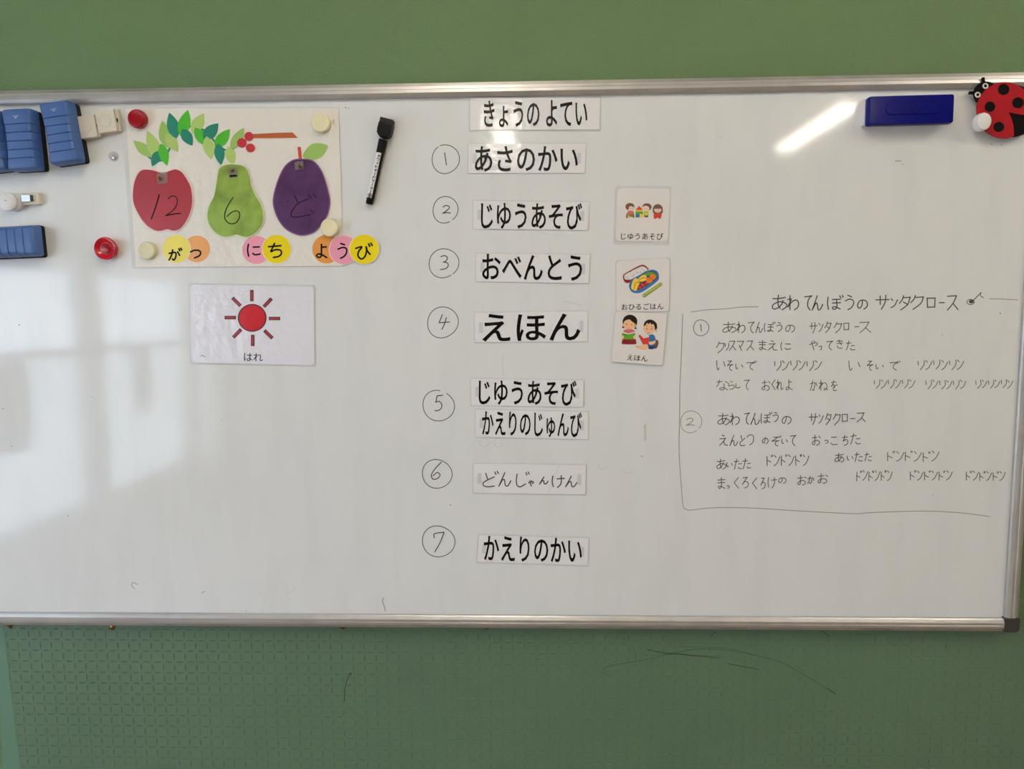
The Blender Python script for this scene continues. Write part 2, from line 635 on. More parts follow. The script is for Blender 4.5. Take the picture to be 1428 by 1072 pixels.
# ------------------------------------------------------------------ pen strokes: kana in a 100 x 100 box
DK = [[(88, -4), (96, 12)], [(103, -9), (111, 6)]]
K = {
    'あ': [[(18, 26), (50, 25), (82, 19)], [(46, 5), (43, 40), (46, 70), (55, 90)],
          [(70, 38), (62, 60), (45, 82), (25, 92), (14, 80), (22, 62), (45, 48), (70, 48), (88, 62), (85, 82), (65, 97)]],
    'わ': [[(25, 5), (25, 95)], [(6, 30), (36, 26), (20, 55), (5, 80), (28, 55), (55, 36), (80, 35), (93, 55), (82, 80), (58, 95)]],
    'て': [[(5, 15), (92, 8)], [(92, 8), (60, 25), (42, 50), (45, 75), (75, 93)]],
    'ん': [[(50, 5), (30, 45), (5, 95)], [(5, 95), (30, 57), (44, 50), (50, 65), (53, 88), (66, 95), (80, 85), (95, 60)]],
    'ほ': [[(12, 5), (7, 50), (14, 95)], [(40, 22), (92, 18)], [(38, 47), (92, 44)],
          [(68, 20), (68, 60), (66, 84), (50, 94), (38, 85), (50, 75), (70, 80), (92, 92)]],
    'う': [[(35, 5), (65, 13)], [(15, 40), (50, 30), (78, 38), (80, 62), (62, 85), (35, 98)]],
    'の': [[(50, 20), (45, 55), (30, 85), (12, 80), (8, 55), (25, 28), (50, 18), (78, 25), (92, 50), (85, 78), (62, 95)]],
    'ま': [[(15, 22), (85, 20)], [(20, 45), (82, 43)], [(52, 4), (52, 60), (50, 82), (35, 92), (22, 82), (35, 72), (55, 75), (85, 90)]],
    'え': [[(36, 4), (60, 11)], [(15, 37), (75, 31)], [(75, 31), (45, 65), (8, 95)], [(40, 68), (52, 60), (58, 75), (66, 92), (95, 92)]],
    'に': [[(12, 8), (7, 50), (14, 92)], [(45, 28), (85, 26)], [(42, 72), (55, 82), (90, 78)]],
    'や': [[(5, 45), (50, 30), (82, 28), (88, 42), (66, 55)], [(50, 8), (58, 22)], [(25, 15), (40, 60), (52, 95)]],
    'つ': [[(5, 30), (45, 15), (82, 20), (92, 45), (75, 70), (40, 85)]],
    'き': [[(15, 22), (80, 15)], [(18, 45), (85, 38)], [(40, 4), (55, 40), (68, 62)], [(25, 68), (25, 85), (45, 95), (75, 92)]],
    'た': [[(5, 28), (55, 22)], [(32, 5), (22, 50), (8, 95)], [(55, 50), (88, 46)], [(50, 76), (60, 90), (92, 88)]],
    'い': [[(10, 20), (10, 60), (20, 85), (32, 70)], [(75, 28), (88, 60)]],
    'そ': [[(25, 8), (75, 6)], [(75, 6), (40, 30), (8, 48)], [(8, 48), (92, 42)], [(92, 42), (60, 50), (45, 68), (52, 88), (78, 96)]],
    'な': [[(8, 25), (50, 20)], [(30, 5), (22, 40), (8, 65)], [(70, 18), (90, 30)],
          [(62, 40), (64, 70), (58, 90), (40, 95), (32, 82), (45, 74), (65, 78), (88, 94)]],
    'ら': [[(40, 4), (62, 14)], [(25, 25), (20, 60), (45, 48), (75, 50), (82, 70), (65, 88), (35, 96)]],
    'し': [[(25, 5), (20, 50), (26, 85), (50, 95), (85, 75)]],
    'お': [[(8, 28), (58, 24)], [(35, 5), (35, 60), (32, 88), (15, 90), (10, 75), (35, 55), (65, 52), (82, 68), (75, 88), (52, 95)],
          [(75, 15), (92, 30)]],
    'く': [[(75, 5), (20, 48)], [(20, 48), (78, 95)]],
    'れ': [[(25, 5), (25, 95)], [(5, 30), (36, 26), (20, 55), (5, 82), (30, 50), (58, 28), (70, 40), (66, 75), (75, 92), (96, 78)]],
    'よ': [[(52, 25), (85, 22)], [(52, 4), (52, 60), (48, 88), (28, 92), (18, 80), (32, 70), (55, 75), (88, 94)]],
    'か': [[(8, 35), (45, 28), (64, 32), (62, 65), (48, 92), (35, 82)], [(38, 5), (28, 50), (8, 92)], [(78, 22), (94, 52)]],
    'ね': [[(25, 5), (25, 95)], [(5, 30), (36, 26), (20, 55), (5, 82), (30, 50), (58, 28), (82, 35), (88, 65), (75, 90), (58, 90), (60, 76), (78, 78), (97, 92)]],
    'を': [[(12, 22), (78, 18)], [(45, 4), (30, 42), (10, 60)], [(12, 58), (38, 42), (55, 50), (55, 72)], [(90, 42), (45, 65), (35, 85), (55, 96), (85, 93)]],
    'と': [[(30, 5), (42, 42)], [(85, 28), (45, 48), (15, 68), (18, 88), (45, 95), (85, 90)]],
    'こ': [[(18, 18), (80, 15)], [(12, 72), (30, 88), (88, 85)]],
    'ち': [[(8, 25), (85, 18)], [(45, 4), (32, 35), (22, 58), (50, 45), (80, 48), (88, 68), (72, 88), (38, 96)]],
    'ろ': [[(22, 10), (75, 8)], [(75, 8), (45, 35), (12, 65)], [(12, 65), (45, 42), (78, 45), (90, 65), (75, 88), (38, 96)]],
    'け': [[(12, 8), (7, 50), (15, 90)], [(42, 30), (95, 26)], [(72, 5), (74, 45), (66, 75), (45, 96)]],
    'ひ': [[(5, 25), (45, 15), (25, 45), (20, 75), (42, 95), (64, 80), (74, 45), (72, 15)], [(72, 15), (82, 45), (98, 65)]],
    'サ': [[(5, 35), (95, 32)], [(32, 10), (32, 62)], [(70, 5), (68, 50), (42, 95)]],
    'ン': [[(10, 15), (35, 30)], [(10, 90), (55, 70), (95, 25)]],
    'タ': [[(40, 5), (28, 32), (8, 55)], [(38, 18), (85, 16)], [(85, 16), (65, 60), (20, 95)], [(35, 45), (68, 62)]],
    'ク': [[(38, 5), (28, 30), (8, 52)], [(38, 18), (88, 16)], [(88, 16), (70, 58), (22, 96)]],
    'ロ': [[(12, 12), (15, 90)], [(12, 12), (88, 12)], [(88, 12), (85, 90)], [(15, 88), (86, 86)]],
    'ー': [[(5, 50), (95, 45)]],
    'ス': [[(12, 15), (82, 12)], [(82, 12), (55, 55), (10, 95)], [(55, 55), (95, 92)]],
    'リ': [[(15, 10), (18, 50)], [(80, 5), (78, 50), (40, 95)]],
    'マ': [[(8, 18), (90, 15)], [(90, 15), (70, 45), (45, 65)], [(35, 48), (65, 85)]],
    'ト': [[(25, 5), (25, 95)], [(25, 40), (80, 62)]],
    '1': [[(40, 0), (60, 100)]],
    '2': [[(10, 22), (40, 2), (78, 12), (80, 35), (45, 70), (5, 97)], [(5, 97), (50, 90), (98, 94)]],
    '3': [[(10, 8), (50, 0), (80, 15), (65, 38), (35, 46)], [(35, 46), (75, 50), (88, 72), (60, 92), (5, 100)]],
    '4': [[(35, 0), (5, 55)], [(5, 55), (100, 50)], [(70, 20), (55, 60), (30, 100)]],
    '5': [[(30, 5), (95, 0)], [(30, 5), (15, 45)], [(15, 45), (55, 38), (85, 58), (75, 85), (30, 98), (5, 95)]],
    '6': [[(85, 0), (35, 40), (8, 75), (20, 98), (55, 95), (75, 75), (55, 60), (20, 80)]],
    '7': [[(5, 32), (8, 12), (98, 5)], [(98, 5), (60, 55), (10, 100)]],
}
for s_, d_ in (('ぼ', 'ほ'), ('ぞ', 'そ'), ('で', 'て'), ('ど', 'と'), ('じ', 'し'), ('が', 'か'), ('び', 'ひ'), ('ド', 'ト')):
    K[s_] = K[d_] + DK
K['ゃ'] = K['や']
K['っ'] = K['つ']


def pen(bb, ch, box, w, h, material, jit=0.6):
    """one handwritten sign filling the pixel box x0, y0, x1, y1"""
    st = K[ch]
    xs = [p[0] for s in st for p in s]
    ys = [p[1] for s in st for p in s]
    x0, y0, x1, y1 = box
    kx = (x1 - x0) / max(max(xs) - min(xs), 20)
    ky = (y1 - y0) / max(max(ys) - min(ys), 20)
    for s in st:
        q = [(x0 + (p[0] - min(xs)) * kx + random.uniform(-jit, jit) * 0.5, y0 + (p[1] - min(ys)) * ky + random.uniform(-jit, jit) * 0.5) for p in s]
        bb.stroke(q, w, h, material, n=4)


M_ink = mat('black_marker_ink', (70, 68, 64), 0.6, gain=1.0)
M_verse = mat('grey_verse_ink', (92, 89, 83), 0.6, gain=1.0)
M_inkfaint = mat('faded_marker_ink', (150, 147, 140), 0.6, gain=1.0)
M_inkgrey = mat('grey_marker_ink', (104, 100, 93), 0.6, gain=1.0)
M_smear = mat('wiped_ink_smear', (196, 195, 190), 0.5, gain=1.05)
HB = 0.0003


def line(items, y0, y1, w=1.15, m=None):
    """one written line; items = (sign, x0, x1[, y0, y1]); a gap wider than a sign starts a new word"""
    groups, last = [], None
    for it in items:
        if last is None or it[1] - last > 6.6:
            groups.append([])
        groups[-1].append(it)
        last = it[2]
    for g in groups:
        bb = MB()
        for it in g:
            ch, a, c_ = it[:3]
            t0, t1 = (it[3], it[4]) if len(it) > 3 else (y0, y1)
            if ch == 'ー':
                t0, t1 = (t0 + t1) / 2 - 0.5, (t0 + t1) / 2 + 0.8
            if ch in 'ンこ' and len(it) == 3:
                t0, t1 = t0 + 0.12 * (t1 - t0), t1 - 0.12 * (t1 - t0)
            j = random.uniform(-0.6, 0.6)
            pen(bb, ch, (a, t0 + j, c_, t1 + j), w, HB, m or (M_ink if w > 1.3 else M_verse))
        bb.build('handwritten_word', board)


def rep(word, x0, x1, y0, y1):
    n = len(word)
    return [(ch, x0 + (x1 - x0) * k / n, x0 + (x1 - x0) * (k + 0.8) / n, y0, y1) for k, ch in enumerate(word)]


line([('あ', 1077, 1097), ('わ', 1098, 1114), ('て', 1122, 1132), ('ん', 1133, 1147), ('ぼ', 1154, 1176), ('う', 1179, 1190), ('の', 1196, 1209.5, 418, 431),
      ('サ', 1221.7, 1240), ('ン', 1242.5, 1251.5, 416, 429), ('タ', 1254, 1269.5), ('ク', 1270, 1288), ('ロ', 1293, 1304, 415, 428), ('ー', 1310, 1317), ('ス', 1321, 1336)],
     412, 432, 1.5)
line([('あ', 1008, 1026), ('わ', 1027.5, 1039), ('て', 1043, 1052), ('ん', 1054, 1063.5), ('ぼ', 1066, 1081, 449, 463), ('う', 1083, 1090.5, 449, 462), ('の', 1096, 1108, 453, 463),
      ('サ', 1129, 1139.5), ('ン', 1142, 1148), ('タ', 1150, 1159), ('ク', 1163, 1173.7), ('ロ', 1177, 1183.5, 451, 460), ('ー', 1192, 1198), ('ス', 1199, 1214)], 449, 464)
line([('ク', 999, 1010, 477, 492), ('リ', 1011, 1016, 478, 488), ('ス', 1017, 1026), ('マ', 1028, 1037), ('ス', 1041.5, 1051), ('ま', 1058, 1068), ('え', 1071, 1083.5), ('に', 1089, 1103, 477, 488),
      ('や', 1129, 1140), ('っ', 1142, 1146, 482, 487), ('て', 1153, 1161.5, 475, 487), ('き', 1166.7, 1175.5, 474, 486), ('た', 1180, 1192)], 475, 488)
line([('い', 999.5, 1011), ('そ', 1014, 1022), ('い', 1026, 1036, 508, 515), ('で', 1041, 1055)] + rep('リンリンリン', 1080, 1148, 503, 516) +
     [('い', 1184, 1199), ('そ', 1209.5, 1217), ('い', 1221.7, 1232, 508, 514), ('で', 1241, 1255)] + rep('リンリンリン', 1280, 1346, 502, 515), 503, 516)
line([('な', 999.5, 1015), ('ら', 1016, 1024, 532, 543), ('し', 1026, 1032, 535, 541), ('て', 1038, 1045), ('お', 1062.5, 1074), ('く', 1076.5, 1081), ('れ', 1082.7, 1092), ('よ', 1096, 1104.5),
      ('か', 1130, 1139.6), ('ね', 1142, 1154.5), ('を', 1159, 1167.6)] + rep('リンリンリン', 1219, 1278, 529, 541) + rep('リンリンリン', 1291, 1349, 530, 542) + rep('リンリンリン', 1360.6, 1414, 530, 541),
     530, 544, 1.05)
line([('あ', 1001, 1017), ('わ', 1018, 1031), ('て', 1038, 1045), ('ん', 1047, 1059), ('ぼ', 1061, 1076.5, 575, 590), ('う', 1078, 1085, 575, 588), ('の', 1090.5, 1103, 580, 591),
      ('サ', 1128, 1140.5), ('ン', 1142, 1148), ('タ', 1151, 1159), ('ク', 1161.5, 1172), ('ロ', 1174.6, 1181.6, 578, 588), ('ー', 1186, 1192), ('ス', 1195, 1207, 576, 589)], 576, 592, 1.25)
line([('え', 1003, 1015), ('ん', 1018, 1029), ('と', 1032, 1039), ('つ', 1041.5, 1051), ('の', 1063.4, 1071.3, 611, 619), ('ぞ', 1076.5, 1089), ('い', 1090.5, 1098, 612, 618), ('て', 1102, 1110),
      ('お', 1132.6, 1144), ('っ', 1150, 1154.5, 614, 618), ('こ', 1159, 1167.6), ('ち', 1174.6, 1182.5), ('た', 1186, 1200, 604, 619)], 607, 621)
line([('あ', 999.5, 1012), ('い', 1013.5, 1021.4, 645, 651), ('た', 1024, 1034.5), ('た', 1036, 1047)] + rep('ドンドンドン', 1069.5, 1130, 634, 649) +
     [('あ', 1164, 1177, 632, 645), ('い', 1181.7, 1189.5, 636, 642), ('た', 1192, 1202.6, 631, 644), ('た', 1206, 1215.6, 631, 643)] + rep('ドンドンドン', 1238, 1312, 629, 643), 640, 654)
line([('ま', 1000.4, 1011), ('っ', 1013.5, 1017, 677, 681), ('く', 1024, 1030), ('ろ', 1035.4, 1043.3), ('く', 1049.4, 1055.5), ('ろ', 1061, 1067), ('け', 1071, 1082.7), ('の', 1086, 1096, 666, 674),
      ('お', 1112.4, 1124.7, 663, 676), ('か', 1126.5, 1135, 664, 674), ('お', 1140.5, 1154.5, 661, 674)] + rep('ドンドンドン', 1194.8, 1246, 656, 670) + rep('ドンドンドン', 1269.4, 1330, 656, 669) +
     rep('ドンドンドン', 1347.6, 1404, 657, 670), 666, 681)
# music note after the heading
b = MB()
b.stroke(circ(1353.5, 421, 5.2, 3.6, 16), 1.0, HB, M_ink)
b.flat(circ(1354.5, 420.5, 3.6, 2.5, 16), HB, M_ink)
b.stroke([(1358, 418), (1368.5, 407.5), (1367, 412), (1371, 415)], 1.2, HB, M_ink, smooth=False)
b.build('drawn_music_note', board)
# line drawn round the verses
b = MB()
b.stroke([(963.6, 435), (985, 432), (1010, 430.6), (1035, 428), (1057, 427.7)], 1.0, HB, M_inkfaint)
b.stroke([(952, 437.6), (950.9, 470), (949.5, 510), (948, 540), (947.8, 577), (947, 630), (950.5, 682.5), (952.5, 705), (957, 710), (964.5, 711), (992.5, 708),
          (1045, 708), (1115, 712.3), (1190, 716), (1214.7, 714.6), (1284, 712.5), (1336, 714.6), (1380, 720)], 1.0, HB, M_inkfaint)
b.stroke([(1379.7, 416.5), (1400, 417), (1418.8, 418)], 1.0, HB, M_inkfaint)
b.build('drawn_border', board)


def numeral(ch, c, rx, ry, box, w, m, gap=0.5, start=-2.0):
    bb = MB()
    pts = []
    n = 26
    for k in range(n + 1):
        a = start + (2 * math.pi - gap * 0.3) * k / n
        rr = 1 + 0.03 * math.sin(2 * a + c[1]) + 0.02 * math.cos(3 * a)
        pts.append((c[0] + rx * rr * math.cos(a), c[1] + ry * rr * math.sin(a)))
    bb.stroke(pts, w * 0.85, HB, m, n=2)
    pen(bb, ch, box, w * 1.1, HB + 0.00003, m, 0.2)
    return bb.build('circled_numeral', board)


numeral('1', (621.3, 221.9), 18.6, 20.6, (620, 213, 622.5, 229.7), 1.25, M_ink)
numeral('2', (621, 292.4), 17.6, 18.4, (617.4, 286.5, 628.2, 297.3), 1.25, M_ink, 1, 1.2)
numeral('3', (618.8, 367), 20.5, 20.5, (614.3, 356.3, 625, 375.9), 1.25, M_ink, 0.5, 1.0)
numeral('4', (617.3, 449.4), 21.5, 21.5, (612.4, 438.6, 627, 459.2), 1.25, M_ink, 0)
numeral('5', (611.4, 565.5), 22, 21.3, (606.5, 550.8, 617.3, 572.7), 1.25, M_ink, 1.6, -1.0)
numeral('6', (609.4, 660.6), 20.3, 20.5, (601.6, 644.3, 615.3, 667.8), 1.25, M_ink, 0)
numeral('7', (611.4, 754.7), 22.3, 22.0, (605.5, 742, 619.2, 769.4), 1.25, M_ink, 0)
numeral('1', (977.6, 457), 11, 10.8, (977, 452, 978.2, 461.5), 1.1, M_inkgrey, 0)
numeral('2', (963.6, 588), 15, 15, (957, 583, 968, 593), 1.1, M_inkfaint, 1.0, 1.0)
# wiped and stray marks
def mark(name, pts, w, m):
    bb = MB()
    bb.stroke(pts, w, HB, m)
    bb.build(name, board)


bb = MB()
bb.stroke([(898, 594), (901, 591.5)], 2.2, HB, M_smear)
bb.stroke([(899.5, 593), (899.8, 604), (900, 613)], 3.0, HB + 0.00003, M_smear)
bb.build('ink_smear', board)
mark('pen_mark', [(535, 833), (533.5, 838), (536, 846), (537.5, 852)], 0.9, M_inkgrey)
mark('pen_mark', [(192, 815), (185, 812), (184, 817), (188, 821)], 0.9, M_inkfaint)
mark('pen_mark', [(281, 827), (286, 824)], 0.9, M_inkfaint)
mark('pen_mark', [(1248, 224.6), (1257, 224)], 0.8, M_inkgrey)
for pts in ([(399, 828), (408, 824), (412, 820)], [(701, 492), (701, 512), (703, 525)], [(784, 420), (800, 423), (812, 426)], [(1002, 192), (1007, 190)],
            circ(841, 650, 6, 4, 10)[:7], circ(876, 656, 7, 4, 10)[:7], circ(675, 617, 6, 6, 14), circ(695, 617, 6, 6, 14)):
    mark('ink_smear', pts, 0.6, M_smear)
for x, y in ((27, 453), (128, 553), (95, 719), (343, 852), (1383, 201), (1397, 202), (1314, 467), (1395, 437), (309, 585), (628, 704), (895, 636), (1259, 229),
             (486, 151), (482, 150), (1301, 690), (16, 622), (4, 570)):
    bb = MB()
    bb.flat(circ(x, y, random.uniform(0.5, 0.95), n=7), HB, M_inkgrey)
    bb.build('ink_speck', board)

# ------------------------------------------------------------------ embossed sheet and tacks below the board
SY = -0.0190           # h of the sheet's face (behind the board face)
sheet = thing('embossed_sheet', 'dull green embossed plastic sheet pinned to the wall below the whiteboard', 'plastic sheet', P(700, 980, SY))
b = MB()
q = [P(4, 868, SY), P(28, 1072, SY)]
e = q[1] + (q[1] - q[0]) * 1.2
pts = [(q[0].x - 0.003, 0.812), (e.x, e.z), (1.9, e.z), (1.9, 0.812)]
b.add([(x, -SY, z) for x, z in pts] + [(x, WALLY - 0.0003, z) for x, z in pts],
      [[0, 1, 2, 3], [7, 6, 5, 4], [0, 4, 5, 1], [1, 5, 6, 2], [2, 6, 7, 3], [3, 7, 4, 0]], M_vinyl)
b.build('sheet', sheet)
M_band = mat('plain_green_vinyl', (92, 126, 104), 0.5, gain=1.1)
b = MB()
q2 = [P(-4, 868, SY), P(4.2, 1072, SY)]
b.add([(x, -SY - 0.0002 * k, z) for k in (0, 1) for x, z in ((q2[0].x, 0.812), (q2[1].x - 0.002, q2[1].z - 0.05), (q[1].x + 0.003, q[1].z - 0.05), (q[0].x - 0.001, 0.812))],
      [[0, 1, 2, 3], [7, 6, 5, 4], [0, 4, 5, 1], [1, 5, 6, 2], [2, 6, 7, 3], [3, 7, 4, 0]], M_band)
b.build('edge_band', sheet, label='plain smooth edge band')
M_scrawl = mat('dark_green_scrawl', (52, 62, 40), 0.7, gain=1.0)
M_scrawl2 = mat('pale_scrawl', (70, 88, 60), 0.7, gain=1.0)
HS = SY + 0.0003
b = MB()
s34 = 3.4
for pts, w, m in (([(415, 153), (460, 165), (520, 175), (620, 182), (760, 196)], 0.9, M_scrawl), ([(800, 222), (880, 237), (945, 249)], 1.0, M_scrawl),
                  ([(205, 270), (210, 245), (260, 228), (420, 200), (620, 156), (760, 155), (900, 175), (1050, 215), (1180, 285), (1310, 366)], 0.9, M_scrawl2),
                  ([(420, 158), (560, 175), (700, 185), (790, 188)], 0.7, M_scrawl2), ([(640, 190), (560, 170), (440, 185)], 0.6, M_scrawl2),
                  ([(1270, 340), (1310, 365)], 1.4, M_scrawl), ([(560, 140), (800, 150), (1000, 200)], 0.6, M_scrawl2),
                  ([(720, 92), (730, 78), (747, 72)], 0.9, M_scrawl), ([(1245, 68), (1278, 90)], 1.0, M_scrawl), ([(340, 135), (360, 165), (362, 210)], 0.6, M_scrawl2),
                  ([(205, 268), (240, 275), (262, 262)], 0.5, M_scrawl2)):
    b = MB()
    b.stroke([(780 + x / s34, 860 + y / s34) for x, y in pts], w, HS, m, n=4)
    b.build('pen_scrawl', sheet)
M_black = mat('black_pen', (20, 22, 20), 0.6, gain=1.0)
b = MB()
b.stroke([(489, 939), (484, 948), (481, 961), (480.5, 978)], 0.9, HS, M_black)
b.flat(circ(489, 939, 1.1, n=8), HS + 0.00003, M_black)
b.build('pen_scrawl', sheet)
b = MB(); b.stroke([(1319, 897), (1319, 905)], 0.8, HS, M_scrawl)
b.build('pen_scrawl', sheet)
for x, y in ((870, 891), (751, 919), (726, 887), (456, 877), (1185, 883)):
    b = MB(); b.flat(circ(x, y, 0.8, n=7), HS, M_black)
    b.build('ink_speck', sheet)

M_brass = mat('tarnished_brass', (132, 100, 58), 0.28, 0.95, gain=1.2, mottle=(300, 0.5))
M_redtack = mat('red_tack_plastic', (150, 40, 35), 0.4)
for x, y, lab, mm in ((12, 872, 'brass thumbtack under the whiteboard rail beside the smooth edge of the sheet', M_brass),
                      (155, 875.5, 'brass thumbtack hanging almost clear below the whiteboard rail', M_brass),
                      (317, 871.5, 'brass thumbtack almost wholly hidden behind the whiteboard rail', M_brass),
                      (477, 874.5, 'brass thumbtack just above the short black pen curve on the sheet', M_brass),
                      (679, 874.5, 'brass thumbtack under the whiteboard rail straight below the かえりのかい card', M_brass),
                      (1035, 875, 'small red thumbtack under the whiteboard rail', M_redtack)):
    p = P(x, y, SY + 0.004)
    t = thing('thumbtack', lab, 'thumbtack', (p.x, -SY, p.z), 'thumbtacks holding the sheet')
    b = MB()
    r = 0.0055 if mm is M_brass else 0.0035
    b.lathe((p.x, SY, p.z), [(r, 0.0001), (r * 1.02, 0.0006), (r * 0.85, 0.0018), (r * 0.5, 0.0026), (0.0004, 0.0029)], mm, 20)
    b.build('tack_head', t, smooth=40)
    b = MB(); b.tube((p.x, -SY - 0.0002, p.z), (p.x, -SY + 0.0009, p.z), 0.0006, mm, 8)
    b.build('pin', t)

# ------------------------------------------------------------------ schedule cards
M_film = film_mat('laminating_film', (215, 213, 207), 0.94, 0.12)
M_paper = mat('laminated_paper', (205, 203, 203), 0.10, gain=1.40, bump=(42, 0.0006))
M_print = mat('black_print', (10, 8, 9), 0.25, spec=0.25, gain=1.0)
M_ghost = mat('magnet_grey', (190, 188, 191), 0.2, gain=1.34)
GROUP = 'schedule word cards in the middle column'


def word_card(words, quad, lab, film=None, ghosts=True, handwritten=None, off=0.014):
    cx = sum(p[0] for p in quad) / 4
    cy = sum(p[1] for p in quad) / 4
    t = thing('word_card', lab, 'word card', P(cx, cy, 0.0), GROUP)
    o = 2.2
    fq = film or [(quad[0][0] - 1.2, quad[0][1] - 1.2), (quad[1][0] + 1.2, quad[1][1] - 1.2), (quad[2][0] + 1.2, quad[2][1] + 1.2), (quad[3][0] - 1.2, quad[3][1] + 1.2)]
    b = MB(); b.prism(rrect(fq, 1.5, 3), 0.0004, 0.0011, M_film)
    b.build('laminate', t, label='clear film edge')
    b = MB(); b.prism(quad, 0.0011, 0.0015, M_paper)
    if ghosts:  # grey of the magnets behind, showing through the paper
        for u in (0.055, 0.945):
            g = []
            for du, v in ((-0.018, 0.32), (0.018, 0.32), (0.018, 0.68), (-0.018, 0.68)):
                uu = u + du
                g.append(tuple(quad[0][a] * (1 - uu) * (1 - v) + quad[1][a] * uu * (1 - v) + quad[2][a] * uu * v + quad[3][a] * (1 - uu) * v for a in (0, 1)))
            b.flat(rrect(g, 1.2, 2), 0.00153, M_ghost)
    b.build('paper', t)
    slope = ((quad[1][1] - quad[0][1]) / (quad[1][0] - quad[0][0]) + (quad[2][1] - quad[3][1]) / (quad[2][0] - quad[3][0])) / 2
    b = MB()
    for s, x0, y0, x1, y1 in words:
        xm = (x0 + x1) / 2
        qq = [(x, y + slope * (x - xm) * 0.9) for x, y in ((x0, y0), (x1, y0), (x1, y1), (x0, y1))]
        b.text(s, qq, 0.0017, M_print, off)
    if handwritten:
        for ch, x0, y0, x1, y1 in handwritten:
            pen(b, ch, (x0, y0, x1, y1), 1.6, 0.0017, M_ink, 0.2)
    b.build('lettering', t)
    return t


word_card([('きょうの', 674.6, 140, 752.3, 177.5), ('よてい', 761.5, 139.5, 819.2, 176.5)], [(655.6, 136.2), (837, 136.2), (836.2, 180.6), (655.8, 181)],
          'wide word card reading きょうのよてい touching the top frame, heading the column', film=[(653.4, 134.3), (838.5, 134.6), (838.3, 183.4), (653.6, 184)], ghosts=False)
word_card([('あさのかい', 662.1, 203.3, 805.9, 239.4)], [(653, 200.7), (817.3, 200), (815.3, 241), (653, 241.5)], 'word card reading あさのかい beside circled numeral 1')
word_card([('じゆうあそび', 670.7, 282.2, 811.8, 319.6)], [(660, 279.7), (821.8, 281.6), (820, 320.8), (660, 318.9)], 'word card reading じゆうあそび beside circled numeral 2')
word_card([('おべんとう', 672.2, 354.6, 811.8, 391)], [(663.9, 353.3), (822.5, 354.8), (821.2, 394.9), (663.9, 392.2)], 'word card reading おべんとう beside circled numeral 3')
word_card([('えほん', 672.2, 437, 809.4, 475.6)], [(662, 436), (819.6, 433.6), (819.2, 475.9), (662.4, 477.3)], 'word card with three large signs えほん beside circled numeral 4')
word_card([('じゆうあそび', 667.6, 529.8, 804.1, 565)], [(656.5, 527.6), (813.9, 530.2), (813.3, 567.3), (657, 564.9)], 'word card reading じゆうあそび beside circled numeral 5, directly above another card')
word_card([('かえりのじゅんび', 672.2, 573.3, 811.4, 609.3)], [(663, 570.8), (820.2, 574.3), (819.8, 612.4), (663, 609)], 'narrow lettered word card reading かえりのじゅんび just under the fifth row card')
c6 = word_card([], [(660.4, 646.3), (816.9, 648.2), (816.3, 689.4), (660, 687)], 'creased word card handwritten in pen beside circled numeral 6',
               handwritten=[('ど', 674, 657, 695, 678.6), ('ん', 695.7, 659, 712.4, 677.6), ('じ', 720, 658, 738, 678.6), ('ゃ', 737, 669.8, 744, 677.6), ('ん', 752.5, 665, 764.3, 674.7),
                            ('け', 770, 663, 787, 679.6), ('ん', 788.8, 664, 804.5, 678.6)])
M_crease = film_mat('wrinkled_film', (236, 234, 232), 0.96, 0.2)
b = MB()
b.flat([(660.6, 664), (687, 666), (687, 687), (660.4, 686.6)], 0.00175, M_crease)
b.build('film_patch', c6, label='pale strip for the laminate crease')
b = MB()
b.flat([(778, 648.2), (781, 648.4), (766, 687.8), (763, 687.6)], 0.00176, M_crease)  # diagonal crease of the laminate, drawn as an added pale clear strip
b.build('film_patch', c6, label='pale strip for the laminate crease')
word_card([('かえりのかい', 674.7, 748.4, 811.4, 783.6)], [(668.2, 745.9), (820.8, 750.4), (819.6, 788), (665.3, 783.1)], 'lowest word card reading かえりのかい beside circled numeral 7',
          film=[(666, 743.8), (822.3, 749), (821, 790), (663.6, 785)])

# ------------------------------------------------------------------ picture cards
M_cardwhite = mat('picture_card_paper', (206, 201, 197), 0.25, gain=1.34, bump=(18, 0.0006))


def ink(name, *c):
    return mat(name, c, 0.3, gain=1.15)


I_hair = ink('print_black_hair', 30, 18, 18)
I_brown = ink('print_brown', 112, 80, 62)
I_skin = ink('print_skin', 236, 182, 140)
I_pale = ink('print_pale_skin', 226, 196, 182)
I_red = ink('print_red', 205, 62, 50)
I_dred = ink('print_dark_red', 135, 30, 38)
I_blue = ink('print_blue', 50, 110, 170)
I_teal = ink('print_teal', 55, 95, 110)
I_navy = ink('print_navy', 25, 60, 95)
I_green = ink('print_green', 92, 150, 40)
I_lime = ink('print_lime', 160, 190, 75)
I_yellow = ink('print_yellow', 232, 195, 70)
I_orange = ink('print_orange', 225, 120, 50)
I_pink = ink('print_pink', 205, 100, 110)
I_white = ink('print_white', 215, 212, 208)
I_outline = ink('print_outline', 45, 35, 30)
I_maroon = ink('print_maroon', 75, 20, 25)
I_olive = ink('print_olive', 135, 115, 45)


class Draw:
    """printed picture: flat inks layered on a card, in the pixels of a crop"""

    def __init__(self, ox, oy, s, h):
        self.b, self.ox, self.oy, self.s, self.h, self.k = MB(), ox, oy, s, h, 0

    def T(self, pts):
        return [(self.ox + x / self.s, self.oy + y / self.s) for x, y in pts]

    def up(self):
        self.k += 1
        return self.h + self.k * 0.000012

    def poly(self, pts, m, smooth=False):
        p = self.T(pts)
        self.b.flat(spline(p, True, 4) if smooth else p, self.up(), m)

    def oval(self, cx, cy, rx, ry, m, rot=0, n=24):
        self.b.flat(self.T(circ(cx, cy, rx, ry, n, rot)), self.up(), m)

    def line(self, pts, w, m, smooth=True):
        self.b.stroke(self.T(pts), w / self.s, self.up(), m, smooth)


